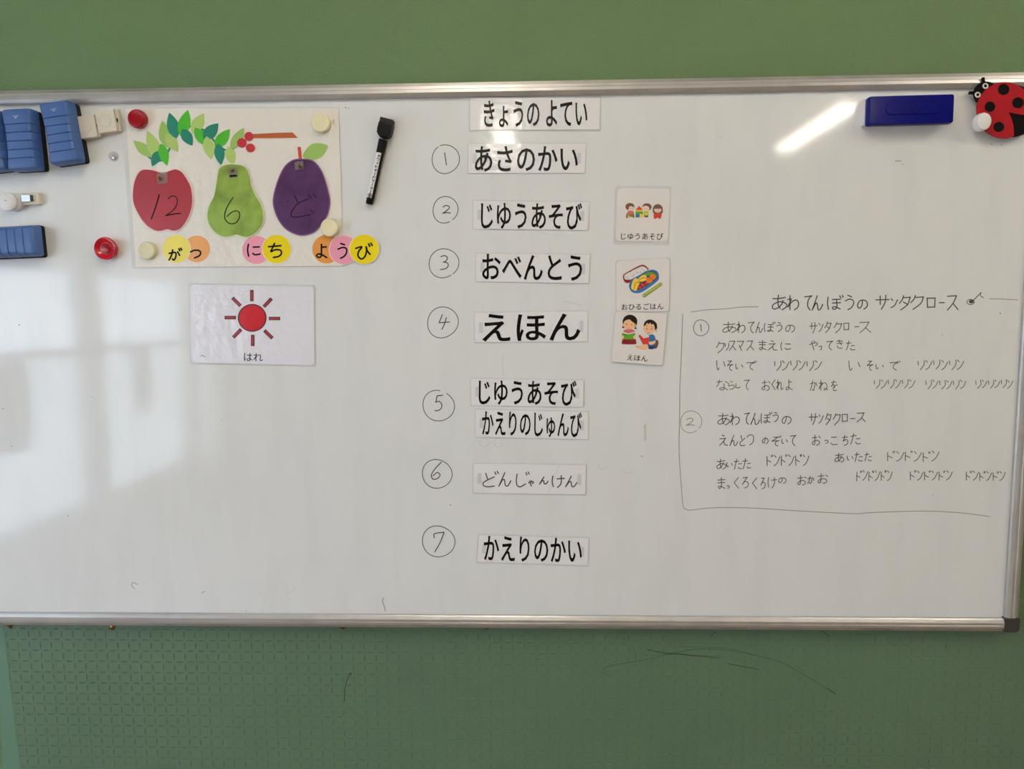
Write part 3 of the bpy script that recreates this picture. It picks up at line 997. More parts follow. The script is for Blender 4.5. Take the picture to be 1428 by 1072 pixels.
def picture_card(quad, r, lab, film, text, tq, h0=0.0004):
    cx = sum(p[0] for p in quad) / 4
    cy = sum(p[1] for p in quad) / 4
    t = thing('picture_card', lab, 'picture card', P(cx, cy, 0.0), 'picture cards right of the word cards')
    b = MB(); b.prism(rrect(film, 3, 3), h0, h0 + 0.0007, M_film)
    b.build('laminate', t, label='clear film edge')
    b = MB(); b.prism(rrect(quad, r), h0 + 0.0007, h0 + 0.0011, M_cardwhite)
    b.build('paper', t)
    b = MB(); b.text(text, tq, h0 + 0.0013, M_print, 0.004)
    b.build('lettering', t)
    return t


t = picture_card([(861.0, 262.6), (934.8, 263), (931.2, 336.9), (858.2, 336)], 7, 'picture card of three children playing with toy blocks',
                 [(857.9, 258.8), (936.2, 259.2), (933.5, 341.9), (855.2, 341)], 'じゆうあそび', [(866.3, 325), (925, 325), (924.5, 334.4), (865.8, 333.8)])
d = Draw(855, 255, 11.91, 0.0017)
# child sitting on the left
d.poly([(225, 515), (260, 465), (325, 465), (350, 520), (350, 580), (290, 560), (225, 585), (212, 560)], I_olive, True)
d.poly([(240, 520), (255, 465), (320, 465), (335, 520)], I_pink)
d.poly([(240, 545), (262, 530), (275, 565), (255, 582)], I_yellow)
d.oval(280, 395, 76, 62, I_brown)
d.oval(300, 420, 52, 46, I_pale)
d.poly([(215, 400), (235, 345), (300, 350), (345, 370), (350, 400), (300, 385), (270, 395), (245, 450)], I_brown, True)
d.oval(297, 425, 5, 6, I_outline); d.oval(326, 425, 5, 6, I_outline)
# toy block house
d.poly([(370, 450), (435, 380), (495, 450)], I_red)
d.poly([(385, 450), (485, 450), (485, 475), (385, 475)], I_yellow)
d.poly([(372, 475), (495, 475), (495, 515), (372, 515)], I_green)
d.poly([(372, 515), (440, 515), (440, 573), (372, 573)], I_blue)
d.poly([(440, 515), (498, 515), (498, 575), (440, 575)], I_yellow)
# child behind the blocks
d.poly([(510, 470), (585, 470), (585, 545), (510, 545)], I_lime)
d.poly([(530, 490), (570, 490), (570, 530), (530, 530)], I_yellow)
d.poly([(518, 540), (585, 540), (580, 572), (520, 570)], I_brown)
d.oval(562, 400, 78, 62, I_brown)
d.oval(545, 420, 58, 50, I_pale)
d.poly([(485, 395), (520, 345), (590, 345), (635, 400), (615, 440), (590, 400), (540, 378)], I_brown, True)
d.oval(525, 425, 5, 6, I_outline); d.oval(565, 425, 5, 6, I_outline)
# girl on the right
d.oval(742, 430, 82, 78, I_brown)
d.poly([(668, 430), (815, 430), (805, 515), (680, 510)], I_brown, True)
d.poly([(685, 510), (795, 510), (800, 565), (770, 600), (740, 575), (690, 600), (675, 560)], I_red, True)
d.oval(742, 450, 60, 46, I_pale)
d.poly([(675, 425), (690, 385), (742, 368), (795, 385), (812, 425)], I_brown, True)
d.oval(722, 455, 5, 6, I_outline); d.oval(762, 455, 5, 6, I_outline)
d.line([(720, 480), (742, 486), (762, 480)], 4, I_outline)
d.oval(188, 555, 14, 10, I_white)
d.b.build('printed_picture', t)

t = picture_card([(859.2, 364), (933.8, 360), (933.0, 434.3), (859.4, 434.2)], 6, 'picture card of a lunch box with chopsticks',
                 [(858.2, 362.8), (934.9, 358.9), (934.2, 435.4), (858.6, 435)], 'おひるごはん', [(866.8, 423.6), (925.2, 422.3), (925.2, 431.2), (866.8, 432.2)])
d = Draw(855, 355, 11.91, 0.0017)
d.poly([(165, 360), (200, 310), (440, 180), (520, 175), (575, 220), (575, 260), (330, 430), (250, 470), (200, 460), (170, 410)], I_dred, True)
d.poly([(185, 370), (215, 320), (445, 205), (510, 200), (560, 235), (555, 265), (320, 400), (240, 415), (195, 405)], I_white, True)
for x, y in ((215, 380), (250, 395), (345, 330), (400, 295), (455, 290), (515, 265), (325, 362), (480, 235), (290, 285)):
    d.oval(x, y, 8, 8, I_maroon, n=8)
d.poly([(265, 530), (280, 460), (330, 400), (560, 275), (660, 250), (735, 280), (760, 350), (735, 440), (500, 610), (380, 640), (300, 605)], I_blue, True)
d.poly([(290, 510), (310, 450), (560, 290), (660, 270), (725, 300), (735, 360), (700, 430), (480, 560), (380, 590), (310, 570)], I_teal, True)
d.poly([(520, 330), (600, 290), (700, 310), (720, 360), (620, 350)], I_green, True)
d.poly([(300, 540), (330, 430), (380, 390), (440, 450), (390, 590), (330, 585)], I_yellow, True)
d.line([(345, 575), (375, 470), (440, 455)], 12, I_olive)
d.poly([(415, 410), (480, 345), (545, 340), (550, 415), (470, 450)], I_yellow, True)
d.line([(420, 430), (490, 385), (550, 385)], 10, I_olive)
d.oval(600, 425, 55, 50, I_orange); d.oval(660, 370, 52, 48, I_orange)
d.line([(560, 380), (610, 385), (640, 400)], 8, I_red)
d.poly([(400, 565), (440, 490), (530, 440), (565, 490), (500, 545), (440, 580)], I_dred, True)
for x, y in ((445, 545), (500, 510), (542, 478), (480, 490)):
    d.oval(x, y, 22, 20, I_red)
d.line([(515, 680), (790, 490)], 56, I_olive, False)
d.line([(515, 680), (790, 490)], 40, I_lime, False)
d.line([(520, 690), (800, 495)], 7, I_olive, False)
d.b.build('printed_picture', t)

t = picture_card([(858.4, 433.9), (930.3, 437.2), (923.8, 509.5), (852.6, 504)], 3, 'picture card of two children reading books',
                 [(857.6, 433), (931.2, 436.4), (924.4, 510.4), (851.8, 504.8)], 'えほん', [(875, 494), (903.3, 496.2), (902.6, 504.3), (874.2, 502.2)], h0=0.0017)
d = Draw(850, 430, 12.61, 0.0030)
# girl
d.poly([(190, 560), (200, 500), (240, 460), (450, 460), (480, 520), (480, 570), (420, 600), (230, 600)], I_white, True)
d.poly([(250, 430), (280, 370), (410, 370), (440, 430)], I_pink, True)
d.poly([(225, 560), (250, 530), (440, 530), (470, 600), (450, 628), (240, 628), (215, 605)], I_dred, True)
d.poly([(215, 340), (240, 300), (265, 345)], I_hair); d.poly([(430, 350), (465, 320), (478, 368)], I_hair)
d.oval(360, 230, 130, 120, I_hair)
d.oval(345, 280, 104, 88, I_skin)
d.oval(240, 285, 16, 26, I_skin); d.oval(470, 300, 16, 26, I_skin)
d.poly([(235, 280), (245, 190), (310, 130), (400, 125), (470, 180), (485, 260), (470, 280), (390, 225), (335, 180), (320, 205), (290, 180), (262, 225)], I_hair, True)
d.oval(302, 280, 9, 11, I_outline, n=10); d.oval(390, 285, 9, 11, I_outline, n=10)
d.line([(325, 345), (345, 352), (362, 346)], 6, I_dred)
d.poly([(215, 430), (330, 450), (450, 430), (445, 540), (330, 545), (222, 540)], I_green)
d.poly([(215, 430), (225, 405), (330, 440), (440, 408), (450, 430), (330, 455)], I_white)
d.oval(232, 505, 22, 30, I_skin); d.oval(438, 505, 22, 30, I_skin)
# boy
d.oval(820, 630, 36, 80, I_brown, 0.2)
d.poly([(660, 650), (780, 630), (790, 700), (720, 718), (670, 690)], I_navy, True)
d.poly([(450, 660), (520, 655), (660, 640), (680, 700), (600, 730), (560, 720), (480, 695)], I_skin, True)
d.poly([(680, 480), (770, 460), (810, 540), (800, 640), (680, 650), (660, 560)], I_blue, True)
d.oval(720, 305, 112, 105, I_hair)
d.oval(695, 345, 102, 104, I_skin)
d.oval(820, 390, 20, 28, I_skin)
d.poly([(600, 310), (620, 240), (690, 195), (770, 210), (830, 270), (832, 360), (800, 350), (775, 270), (740, 285), (715, 250), (690, 275), (660, 255), (635, 290)], I_hair, True)
d.oval(655, 358, 9, 12, I_outline, n=10); d.oval(740, 362, 9, 12, I_outline, n=10)
d.line([(640, 310), (665, 305)], 8, I_outline); d.line([(730, 318), (755, 325)], 8, I_outline)
d.line([(668, 430), (690, 436), (710, 430)], 6, I_dred)
d.poly([(508, 480), (530, 458), (600, 520), (700, 500), (690, 630), (590, 632)], I_red)
d.poly([(530, 455), (600, 490), (690, 480), (705, 500), (600, 525)], I_white)
d.poly([(690, 590), (760, 580), (800, 560), (800, 610), (720, 640)], I_skin, True)
d.b.build('printed_picture', t)

# ------------------------------------------------------------------ weather card
t = thing('weather_card', 'large laminated card with a red sun reading はれ below the date poster', 'picture card', P(352, 452, 0))
M_glossy = mat('glossy_laminate_paper', (206, 204, 211), 0.10, gain=1.36, bump=(45, 0.0022))
b = MB(); b.prism(rrect([(262.8, 394.6), (440, 397), (441, 511.4), (264.8, 508)], 3, 3), 0.0004, 0.0011, M_film)
b.build('laminate', t, label='clear film edge')
b = MB(); b.prism(rrect([(264.6, 396.8), (437.6, 399.4), (438.6, 509), (266.6, 505.6)], 6), 0.0011, 0.0016, M_glossy)
b.build('paper', t)
I_sunred = mat('print_sun_red', (190, 40, 52), 0.15, gain=1.15, bump=(22, 0.0009))
I_ray = mat('print_ray_red', (165, 65, 75), 0.15, gain=1.1, bump=(22, 0.0009))
d = Draw(260, 390, 7.72, 0.0018)
d.oval(708, 410, 155, 150, I_maroon, n=48)
d.oval(708, 410, 142, 137, I_sunred, n=48)
for cx, cy, ang in ((704, 170, 90), (875, 246, -47), (948, 417, 0), (882, 587, 44), (713, 653, 90), (546, 577, -46), (472, 407, 0), (538, 237, 45)):
    for w, l, m in ((38, 122, I_maroon), (20, 100, I_ray)):
        a = math.radians(ang)
        c, s = math.cos(a), math.sin(a)
        d.poly([(cx + x * c - y * s, cy + x * s + y * c) for x, y in ((-l / 2, -w / 2), (l / 2, -w / 2), (l / 2, w / 2), (-l / 2, w / 2))], m)
d.b.build('printed_picture', t)
b = MB(); b.text('はれ', [(340.2, 491.8), (366.3, 492.2), (366.3, 503.6), (340.2, 503.2)], 0.0019, M_print, 0.0)
b.build('lettering', t)
b = MB(); b.stroke([(279.5, 496.5), (282.5, 495.5), (285.5, 498)], 0.8, 0.0019, M_ink)
b.build('pen_mark', t)

# ------------------------------------------------------------------ date poster
M_poster = mat('poster_paper', (208, 203, 195), 0.10, gain=1.36, bump=(60, 0.0022))
poster = thing('date_poster', 'laminated date poster with leafy sprig and lettered paper discs, held by magnets', 'poster', P(328, 262, 0))
b = MB(); b.prism([(167.8, 147.8), (472.8, 149.4), (479.6, 371.6), (184.4, 374.4)], 0.0002, 0.0009, M_film)
b.build('laminate', poster, label='clear film edge')
b = MB(); b.prism([(174.6, 151.6), (472.0, 150.6), (478.8, 370.8), (189.6, 372.2)], 0.0009, 0.0012, M_poster)
b.build('paper', poster)
G1 = mat('paper_pale_green', (165, 190, 105), 0.3, gain=1.2)
G2 = mat('paper_bright_green', (70, 170, 40), 0.3, gain=1.2)
G3 = mat('paper_teal_green', (28, 120, 100), 0.3, gain=1.2)
G4 = mat('paper_leaf_green', (145, 178, 92), 0.3, gain=1.2)
R1 = mat('paper_red', (180, 45, 52), 0.3, gain=1.2)
R2 = mat('paper_orange_red', (190, 70, 45), 0.3, gain=1.2)
T1 = mat('paper_brown', (165, 85, 40), 0.3, gain=1.2)
V1 = mat('paper_violet', (95, 60, 115), 0.3, gain=1.2)


def leaf(tip, base, w, material, h, name='paper_leaf'):
    a, c_ = Vector(base), Vector(tip)
    dd = (c_ - a)
    nn = Vector((-dd.y, dd.x)).normalized() * w
    L_, R_ = [], []
    for k in range(1, 10):
        t_ = k / 10
        s_ = math.sin(math.pi * t_ ** 0.85) ** 0.9
        p_ = a + dd * t_
        L_.append(p_ + nn * s_)
        R_.append(p_ - nn * s_)
    pts = [a] + L_ + [c_] + R_[::-1]
    bb = MB()
    bb.prism([(p_.x, p_.y) for p_ in pts], 0.0012, h, material)
    return bb.build(name, poster)


# plain leafy sprig along the top of the poster
stem = spline([(196, 206), (212, 222), (228, 222), (240, 200), (252, 182), (270, 176), (288, 184), (302, 200), (318, 210), (334, 200), (352, 190)], False, 6)
b = MB(); b.stroke(stem, 2.6, 0.0014, G3, smooth=False)
b.build('sprig_stem', poster)
sprig = [((186, 196), (212, 218), 7.5, G4), ((205, 182), (222, 222), 9, G1), ((212, 232), (222, 210), 6.5, G3), ((233, 231), (224, 200), 7, G2), ((226, 168), (234, 206), 9, G4), ((248, 212), (232, 186), 7.5, G1),
         ((236, 157), (246, 193), 8.5, G3), ((262, 153), (252, 190), 8.5, G2), ((268, 203), (254, 180), 7.5, G3), ((284, 158), (268, 186), 8.5, G1), ((288, 204), (272, 178), 7, G2),
         ((304, 172), (284, 194), 8.5, G3), ((294, 222), (288, 190), 7.5, G1), ((320, 180), (300, 206), 8, G2), ((308, 230), (304, 200), 7, G3), ((325, 230), (318, 204), 7, G1), ((340, 178), (322, 208), 7, G4)]
for i, (tp, bs, w, m) in enumerate(sprig):
    leaf(tp, bs, w, m, 0.0015 + 0.00006 * i)
for x, y, r in ((337, 199, 6.5), (349, 206, 6.0), (347, 190, 6.2)):
    b = MB(); b.prism(circ(x, y, r), 0.0012, 0.0028, R1)
    b.build('paper_berry', poster)
d = Draw(330, 130, 5.956, 0)
b = MB(); b.prism(d.T([(115, 340), (300, 330), (465, 325), (508, 370), (300, 373), (115, 372)]), 0.0012, 0.0016, T1)
b.build('paper_twig', poster)
b = MB(); b.prism(spline(d.T([(548, 520), (590, 450), (650, 415), (750, 430), (740, 480), (700, 530), (640, 553), (590, 548)]), True, 4), 0.0012, 0.0016, G4)
b.build('paper_leaf', poster)
b = MB(); b.prism(d.T([(505, 445), (532, 445), (548, 590), (520, 595)]), 0.0012, 0.0017, R2)
b.build('paper_stem', poster)
Y1 = mat('disc_pale_yellow', (228, 212, 95), 0.16, gain=1.2, bump=(30, 0.001))
Y2 = mat('disc_yellow', (228, 205, 30), 0.2, gain=1.2)
O1 = mat('disc_orange', (222, 158, 95), 0.16, gain=1.2, bump=(30, 0.001))
O2 = mat('disc_deep_orange', (218, 148, 75), 0.2, gain=1.2)
K1 = mat('disc_pink', (226, 150, 172), 0.2, gain=1.2)
M_brush = mat('black_brush_ink', (10, 7, 7), 0.5, spec=0.15, gain=1.0)
M_discrim = mat('pale_disc_rim', (222, 208, 196), 0.25, gain=1.3)
for cx, cy, r, m, ch, box, h, lab in (
        (274.3, 347, 18.6, O1, 'つ', (265.5, 348.8, 279.8, 359.5), 0.0015, 'orange disc'),
        (246, 347, 19.3, Y1, 'が', (235.8, 346, 253.4, 362.5), 0.0018, 'pale yellow disc'),
        (357.5, 348.4, 19.6, K1, 'に', (345.3, 340.6, 362.6, 357), 0.0015, 'pink disc'),
        (385.8, 347.3, 19.8, Y2, 'ち', (374.5, 339.4, 392.6, 359), 0.0018, 'bright yellow disc'),
        (455.5, 347.3, 20, O2, 'よ', (441.5, 340.4, 455.6, 359), 0.0015, 'deep orange disc'),
        (479.3, 348.4, 20, K1, 'う', (471.5, 339.4, 483.3, 360), 0.0018, 'pink disc'),
        (507.9, 347.5, 20.4, Y2, 'び', (496, 339, 519, 361), 0.0021, 'bright yellow disc')):
    b = MB(); b.prism(circ(cx, cy, r + 0.9, n=40), h - 0.0003, h - 0.0001, M_discrim)
    b.prism(circ(cx, cy, r, n=40), h - 0.0001, h, m)
    dd = b.build('letter_disc', poster, label=lab)
    b = MB()
    pen(b, ch, box, 2.3, h + 0.0002, M_brush, 0.2)
    b.build('lettering', dd)
HK = ((223.5, 248.5), (324, 237), (419, 231.8))
for x, y in HK:
    p = P(x, y, 0.007)
    b = MB()
    b.lathe((p.x, 0.0012, p.z), [(0.0042, 0.0), (0.0042, 0.0006), (0.0012, 0.0012), (0.0012, 0.0050), (0.0026, 0.0056), (0.0031, 0.0072), (0.0024, 0.0090), (0.0003, 0.0098)], M_brass, 18)
    b.build('brass_hook', poster, smooth=50, label='small round brass hook')

# fruit cards hanging from the hooks
M_apple = mat('apple_red_card', (166, 50, 62), 0.2, gain=1.1, mottle=(16, 0.12), bump=(20, 0.0006))
M_pear = mat('pear_green_card', (146, 176, 80), 0.22, gain=1.1, mottle=(26, 0.4), bump=(20, 0.0006))
M_plum = mat('plum_violet_card', (86, 50, 96), 0.25, gain=1.1, mottle=(26, 0.3))
M_rim = mat('pale_cut_edge', (222, 195, 190), 0.25, gain=1.25)
M_rimg = mat('pale_green_cut_edge', (205, 212, 175), 0.25, gain=1.25)
M_rimv = mat('violet_cut_edge', (120, 85, 125), 0.25, gain=1.2)
M_tab = film_mat('clear_tab', (190, 175, 168), 0.72, 0.1)


def fruit(name, lab, off, pts, m, rim, ink_strokes, tab, slot=None):
    ox, oy, s = off
    p = [(ox + x / s, oy + y / s) for x, y in pts]
    cx = sum(q_[0] for q_ in p) / len(p)
    cy = sum(q_[1] for q_ in p) / len(p)
    t = thing(name, lab, 'fruit card', P(cx, cy, 0.003), 'fruit cards on the date poster')
    outline = spline(p, True, 5)
    big = [(cx + (x - cx) * (1 + 1.7 / max(1, math.hypot(x - cx, y - cy))), cy + (y - cy) * (1 + 1.7 / max(1, math.hypot(x - cx, y - cy)))) for x, y in outline]
    b = MB(); b.prism(big, 0.0024, 0.0028, rim)
    b.build('cut_edge', t, label='pale trimmed border')
    b = MB(); b.prism(outline, 0.0028, 0.0032, m)
    b.build('fruit_shape', t)
    b = MB()
    for st, w in ink_strokes:
        b.stroke([(ox + x / s, oy + y / s) for x, y in st], w, 0.0034, M_brush)
    b.build('handwriting', t)
    if tab:
        b = MB(); b.prism(rrect(tab, 1.5, 3), 0.0034, 0.0042, M_tab)
        tb = b.build('clear_tab', t, label='clear plastic hanging tab')
        if slot:
            b = MB(); b.flat(slot, 0.00425, M_brush)
            b.build('tab_slot', tb)
    return t


fruit('apple_card', 'red apple shaped card with handwritten 12 hanging on the date poster', (180, 220, 7.516),
      [(320, 152), (240, 130), (150, 125), (95, 165), (55, 260), (40, 380), (50, 480), (100, 590), (170, 690), (250, 750), (320, 765), (400, 748), (470, 762), (540, 735), (610, 640),
       (650, 530), (660, 430), (645, 310), (600, 220), (550, 150), (490, 122), (430, 135), (370, 160)], M_apple, M_rim,
      [([(318, 385), (270, 540), (233, 640)], 1.7), ([(410, 430), (450, 400), (495, 415), (505, 470), (470, 540), (385, 605)], 1.3), ([(385, 605), (460, 590), (540, 582)], 1.6)],
      [(218, 241), (233, 239.5), (234, 255), (219.5, 256.5)])
fruit('pear_card', 'green pear shaped card with handwritten 6 hanging on the date poster', (180, 220, 7.516),
      [(930, 180), (950, 110), (1000, 80), (1080, 68), (1180, 82), (1230, 120), (1262, 200), (1280, 300), (1320, 390), (1380, 490), (1405, 600), (1395, 690), (1340, 770), (1250, 825),
       (1190, 822), (1130, 805), (1060, 820), (1000, 825), (930, 800), (860, 730), (825, 650), (825, 560), (850, 480), (890, 400), (912, 290)], M_pear, M_rimg,
      [([(1090, 415), (1030, 510), (1003, 590), (1010, 650), (1060, 690), (1120, 680), (1155, 630), (1155, 575), (1120, 555), (1070, 575), (1025, 615)], 1.4)],
      [(318.5, 234), (331, 233), (331.5, 246.5), (319.5, 247.5)], [(320, 244), (330.5, 243.4), (330.6, 246), (320.2, 246.6)])
fruit('plum_card', 'dark purple plum shaped card with handwritten ど hanging on the date poster', (380, 200, 5.956),
      [(240, 135), (320, 145), (370, 185), (410, 250), (440, 340), (465, 440), (470, 500), (450, 590), (400, 670), (340, 730), (260, 755), (190, 745), (110, 700), (50, 620), (15, 520),
       (15, 440), (40, 340), (70, 260), (110, 190), (170, 145)], M_plum, M_rimv,
      [([(180, 430), (195, 460), (212, 490)], 1.3), ([(300, 458), (210, 500), (165, 560), (155, 600), (200, 612), (310, 592)], 1.3), ([(300, 425), (322, 455)], 1.2), ([(338, 415), (360, 447)], 1.2),
       ([(310, 545), (342, 577)], 1.0), ([(122, 478), (128, 484)], 1.2)],
      [(410.5, 225.5), (422.5, 224), (423.5, 236), (411.5, 237)])

# ------------------------------------------------------------------ round magnets
M_redmag = mat('red_magnet_plastic', (150, 8, 22), 0.14, gain=1.1)
M_cream = mat('cream_magnet_plastic', (222, 214, 178), 0.22, gain=1.2)
M_cream2 = mat('yellowed_magnet_plastic', (206, 200, 165), 0.3, gain=1.2)
M_whitemag = mat('white_magnet_plastic', (210, 207, 206), 0.3, gain=1.25)


def dome(x, y, rpx, hh, h0, m, lab, grp='round button magnets'):
    p = P(x, y, h0 + hh)
    r = rpx * (1.1825 - h0 - hh) / FPX
    t = thing('round_magnet', lab, 'magnet', (p.x, -h0, p.z), grp)
    b = MB()
    prof = [(r * 0.97, 0.0), (r * 0.99, 0.001), (r, hh * 0.35), (r * 0.99, hh * 0.6)]
    for k in range(1, 6):
        a = k / 5 * math.pi / 2
        prof.append((r * (0.86 + 0.13 * math.cos(a)), hh * (0.6 + 0.36 * math.sin(a))))
    prof += [(r * 0.80, hh * 0.965), (r * 0.74, hh * 0.94), (r * 0.35, hh * 0.955), (0.0002, hh * 0.96)]
    b.lathe((p.x, h0, p.z), prof, m, 40)
    b.build('magnet_cap', t, smooth=40)
    b = MB()
    b.lathe((p.x, h0, p.z), [(r * 0.9, 0.0001), (r * 0.9, 0.0009)], M_ghost, 32)
    b.build('magnet_core', t)
    return t


dome(189.3, 164.6, 12.8, 0.011, 0.0012, M_redmag, 'glossy red button magnet on the date poster beside the leafy sprig')
dome(446.3, 170.6, 13.0, 0.009, 0.0012, M_cream, 'cream button magnet on the date poster above the small leaf and plum stem')
dome(458.6, 316.8, 12.6, 0.009, 0.0034, M_cream, 'cream button magnet overlapping the purple plum card')
dome(203.4, 348.8, 12.4, 0.009, 0.0012, M_cream2, 'yellowed button magnet on the date poster below the red apple')

# red dished magnet
p = P(146.4, 346.2, 0.013)
t = thing('dished_magnet', 'red dished round magnet on the bare board beside the date poster', 'magnet', (p.x, 0, p.z))
M_redknob = mat('red_dished_plastic', (178, 12, 36), 0.22, gain=1.15)
b = MB()
r = 15.6 / 838
b.lathe((p.x, 0.0, p.z), [(r * 0.80, 0.0002), (r * 0.84, 0.004), (r, 0.0100), (r, 0.0130), (r * 0.95, 0.0142), (r * 0.82, 0.0138), (r * 0.60, 0.0104), (r * 0.56, 0.0098), (0.0002, 0.0096)], M_redknob, 40)
b.build('magnet_dish', t, smooth=35)
b = MB()
b.lathe((p.x, 0.0, p.z), [(r * 0.48, 0.0094), (r * 0.48, 0.0106), (r * 0.44, 0.0110), (0.0002, 0.0110)], M_redmag, 32)
b.build('centre_button', t, smooth=35)

# clear push pin magnet
p = P(157.5, 217.5, 0.004)
t = thing('push_pin_magnet', 'small clear push pin magnet beside the date poster edge', 'magnet', (p.x, 0, p.z))
M_clear = film_mat('clear_plastic', (210, 210, 208), 0.82, 0.08)
M_steel = mat('polished_steel', (190, 190, 190), 0.2, 0.9, gain=1.3)
b = MB(); b.lathe((p.x, 0, p.z), [(0.0078, 0.0002), (0.0082, 0.002), (0.0074, 0.0045), (0.0052, 0.0065), (0.0048, 0.0085), (0.0002, 0.0090)], M_clear, 28)
b.build('pin_body', t, smooth=40)
b = MB(); b.lathe((p.x + 0.001, 0, p.z - 0.001), [(0.0038, 0.0001), (0.0038, 0.0035), (0.0030, 0.004), (0.0002, 0.004)], M_steel, 20)
b.build('magnet_core', t, smooth=40)

# ------------------------------------------------------------------ rotated little solids helper
def local_axes(tilt):
    """right and up vectors on the board face, turned anticlockwise by tilt"""
    return Vector((math.cos(tilt), 0, math.sin(tilt))), Vector((-math.sin(tilt), 0, math.cos(tilt)))


class LB(MB):
    """mesh in local coordinates u (right), v (up), d (towards the room) about a point of the board"""

    def __init__(self, c, tilt):
        super().__init__()
        self.c = Vector(c)
        self.u, self.w = local_axes(tilt)

    def L(self, u, v, d):
        return self.c + self.u * u + self.w * v + Vector((0, -d, 0))

    def block(self, u0, u1, v0, v1, d0, d1, m, tu=0.0, tv=0.0):
        pts = [(u0, v0, d0), (u1, v0, d0), (u1, v1, d0), (u0, v1, d0), (u0 + tu, v0 + tv, d1), (u1 - tu, v0 + tv, d1), (u1 - tu, v1 - tv, d1), (u0 + tu, v1 - tv, d1)]
        self.add([self.L(*q_) for q_ in pts], [[0, 1, 5, 4], [1, 2, 6, 5], [2, 3, 7, 6], [3, 0, 4, 7], [4, 5, 6, 7], [3, 2, 1, 0]], m)

    def plate(self, pts, d0, d1, m, shrink=0.0):
        n = len(pts)
        self.add([self.L(x * (1 - shrink), y * (1 - shrink), d1) for x, y in pts] + [self.L(x, y, d0) for x, y in pts],
                 [list(range(n)), list(range(2 * n - 1, n - 1, -1))] + [[i, n + i, n + (i + 1) % n, (i + 1) % n] for i in range(n)], m)


def rr(hw, hh, r, n=5):
    out = []
    for sx_, sz_, a0 in ((1, 1, 0), (-1, 1, 90), (-1, -1, 180), (1, -1, 270)):
        for k in range(n + 1):
            a = math.radians(a0 + 90 * k / n)
            out.append((sx_ * (hw - r) + r * math.cos(a), sz_ * (hh - r) + r * math.sin(a)))
    return out


# ------------------------------------------------------------------ ribbed blue erasers
M_eraser = mat('blue_eraser_plastic', (60, 92, 148), 0.42, gain=1.2)
M_felt = mat('black_felt', (16, 15, 18), 0.95, gain=1.0, bump=(900, 0.0006))
M_logo = mat('white_moulded_mark', (205, 210, 222), 0.5, gain=1.0)


def make_eraser():
    t = thing('board_eraser', 'ribbed blue board eraser standing nearly upright in the middle of three in a row', 'eraser', (0, 0, 0), 'ribbed blue board erasers')
    Lh, wb, wf, d0, d2 = 0.048, 0.0252, 0.0237, 0.0095, 0.030
    grooves = [-0.030, -0.0165, -0.003, 0.0105, 0.0235]
    st = []
    n = 60
    zs = sorted(set([-Lh, -Lh + 0.0012, -Lh + 0.003, -Lh + 0.006, Lh - 0.006, Lh - 0.003, Lh - 0.0012, Lh] + [-Lh + 0.006 + (2 * Lh - 0.012) * k / 30 for k in range(31)] +
                    [g + e_ for g in grooves for e_ in (-0.0010, -0.0005, 0, 0.0005, 0.0010)]))
    bb = MB()
    vs_, fs = [], []
    for z in zs:
        u = z / Lh
        e_ = max(0.0, abs(z) - (Lh - 0.006)) / 0.006
        top = d2 - 0.0045 * (1 - math.sqrt(max(0, 1 - e_ * e_)))
        inset = 0.0030 * (1 - math.sqrt(max(0, 1 - e_ * e_)))
        gr = max([0.0] + [1 - abs(z - g) / 0.0010 for g in grooves if abs(z - g) < 0.0010]) * 0.0012
        f = wf * (0.86 + 0.14 * u * u) - inset - gr
        b_ = wb - inset
        q_ = [(-b_, d0), (-b_ + gr * 0.5, d0 + 0.006), (-f - 0.0007, top - 0.0028), (-f + 0.0009, top - 0.0008 - gr), (-f + 0.0036, top - gr), (0, top + 0.0006 - gr), (f - 0.0036, top - gr), (f - 0.0009, top - 0.0008 - gr),
              (f + 0.0007, top - 0.0028), (b_ - gr * 0.5, d0 + 0.006), (b_, d0)]
        vs_ += [(x, -dd_, z) for x, dd_ in q_]
    w_ = 11
    for i in range(len(zs) - 1):
        for j in range(w_):
            k2 = (j + 1) % w_
            fs.append([i * w_ + j, (i + 1) * w_ + j, (i + 1) * w_ + k2, i * w_ + k2])
    fs.append(list(range(w_)))
    fs.append([(len(zs) - 1) * w_ + j for j in range(w_)][::-1])
    bb.add(vs_, fs, M_eraser)
    body = bb.build('eraser_body', t, smooth=38)
    bb = LB((0, 0, 0), 0)
    bb.plate(rr(0.0262, 0.0475, 0.004), 0.0005, 0.0100, M_felt)
    bb.build('felt_pad', t, label='black felt pad')
    bb = MB()
    for x0, x1, z in ((-0.004, 0.006, 0.0350), (-0.0015, 0.003, 0.0330), (-0.001, 0.0025, 0.0320)):
        bb.add([(x0, -0.0308, z), (x1, -0.0308, z + 0.0006), (x1, -0.0308, z + 0.0012), (x0, -0.0308, z + 0.0006)], [[0, 1, 2, 3]], M_logo)
    bb.build('moulded_mark', body)
    return t


er = make_eraser()
er.location = (-0.7385, 0, 1.6265)
er.rotation_euler = (0, math.radians(-2.2), 0)
for x, z, tilt, lab in ((-0.794, 1.6255, -5.0, 'ribbed blue board eraser at the outer end of the row, only a sliver showing'),
                        (-0.6725, 1.6365, -7.0, 'ribbed blue board eraser, the most tilted of the row, touching the beige clip magnet'),
                        (-0.772, 1.4645, -92.0, 'ribbed blue board eraser lying sideways below the white knob hook')):
    r = er.copy()
    C.objects.link(r)
    r.location = (x, 0, z)
    r.rotation_euler = (0, math.radians(tilt), 0)
    r['label'] = lab
    for ch in er.children:
        c = ch.copy()
        C.objects.link(c)
        c.parent = r
        for g in ch.children:
            gg = g.copy()
            C.objects.link(gg)
            gg.parent = c

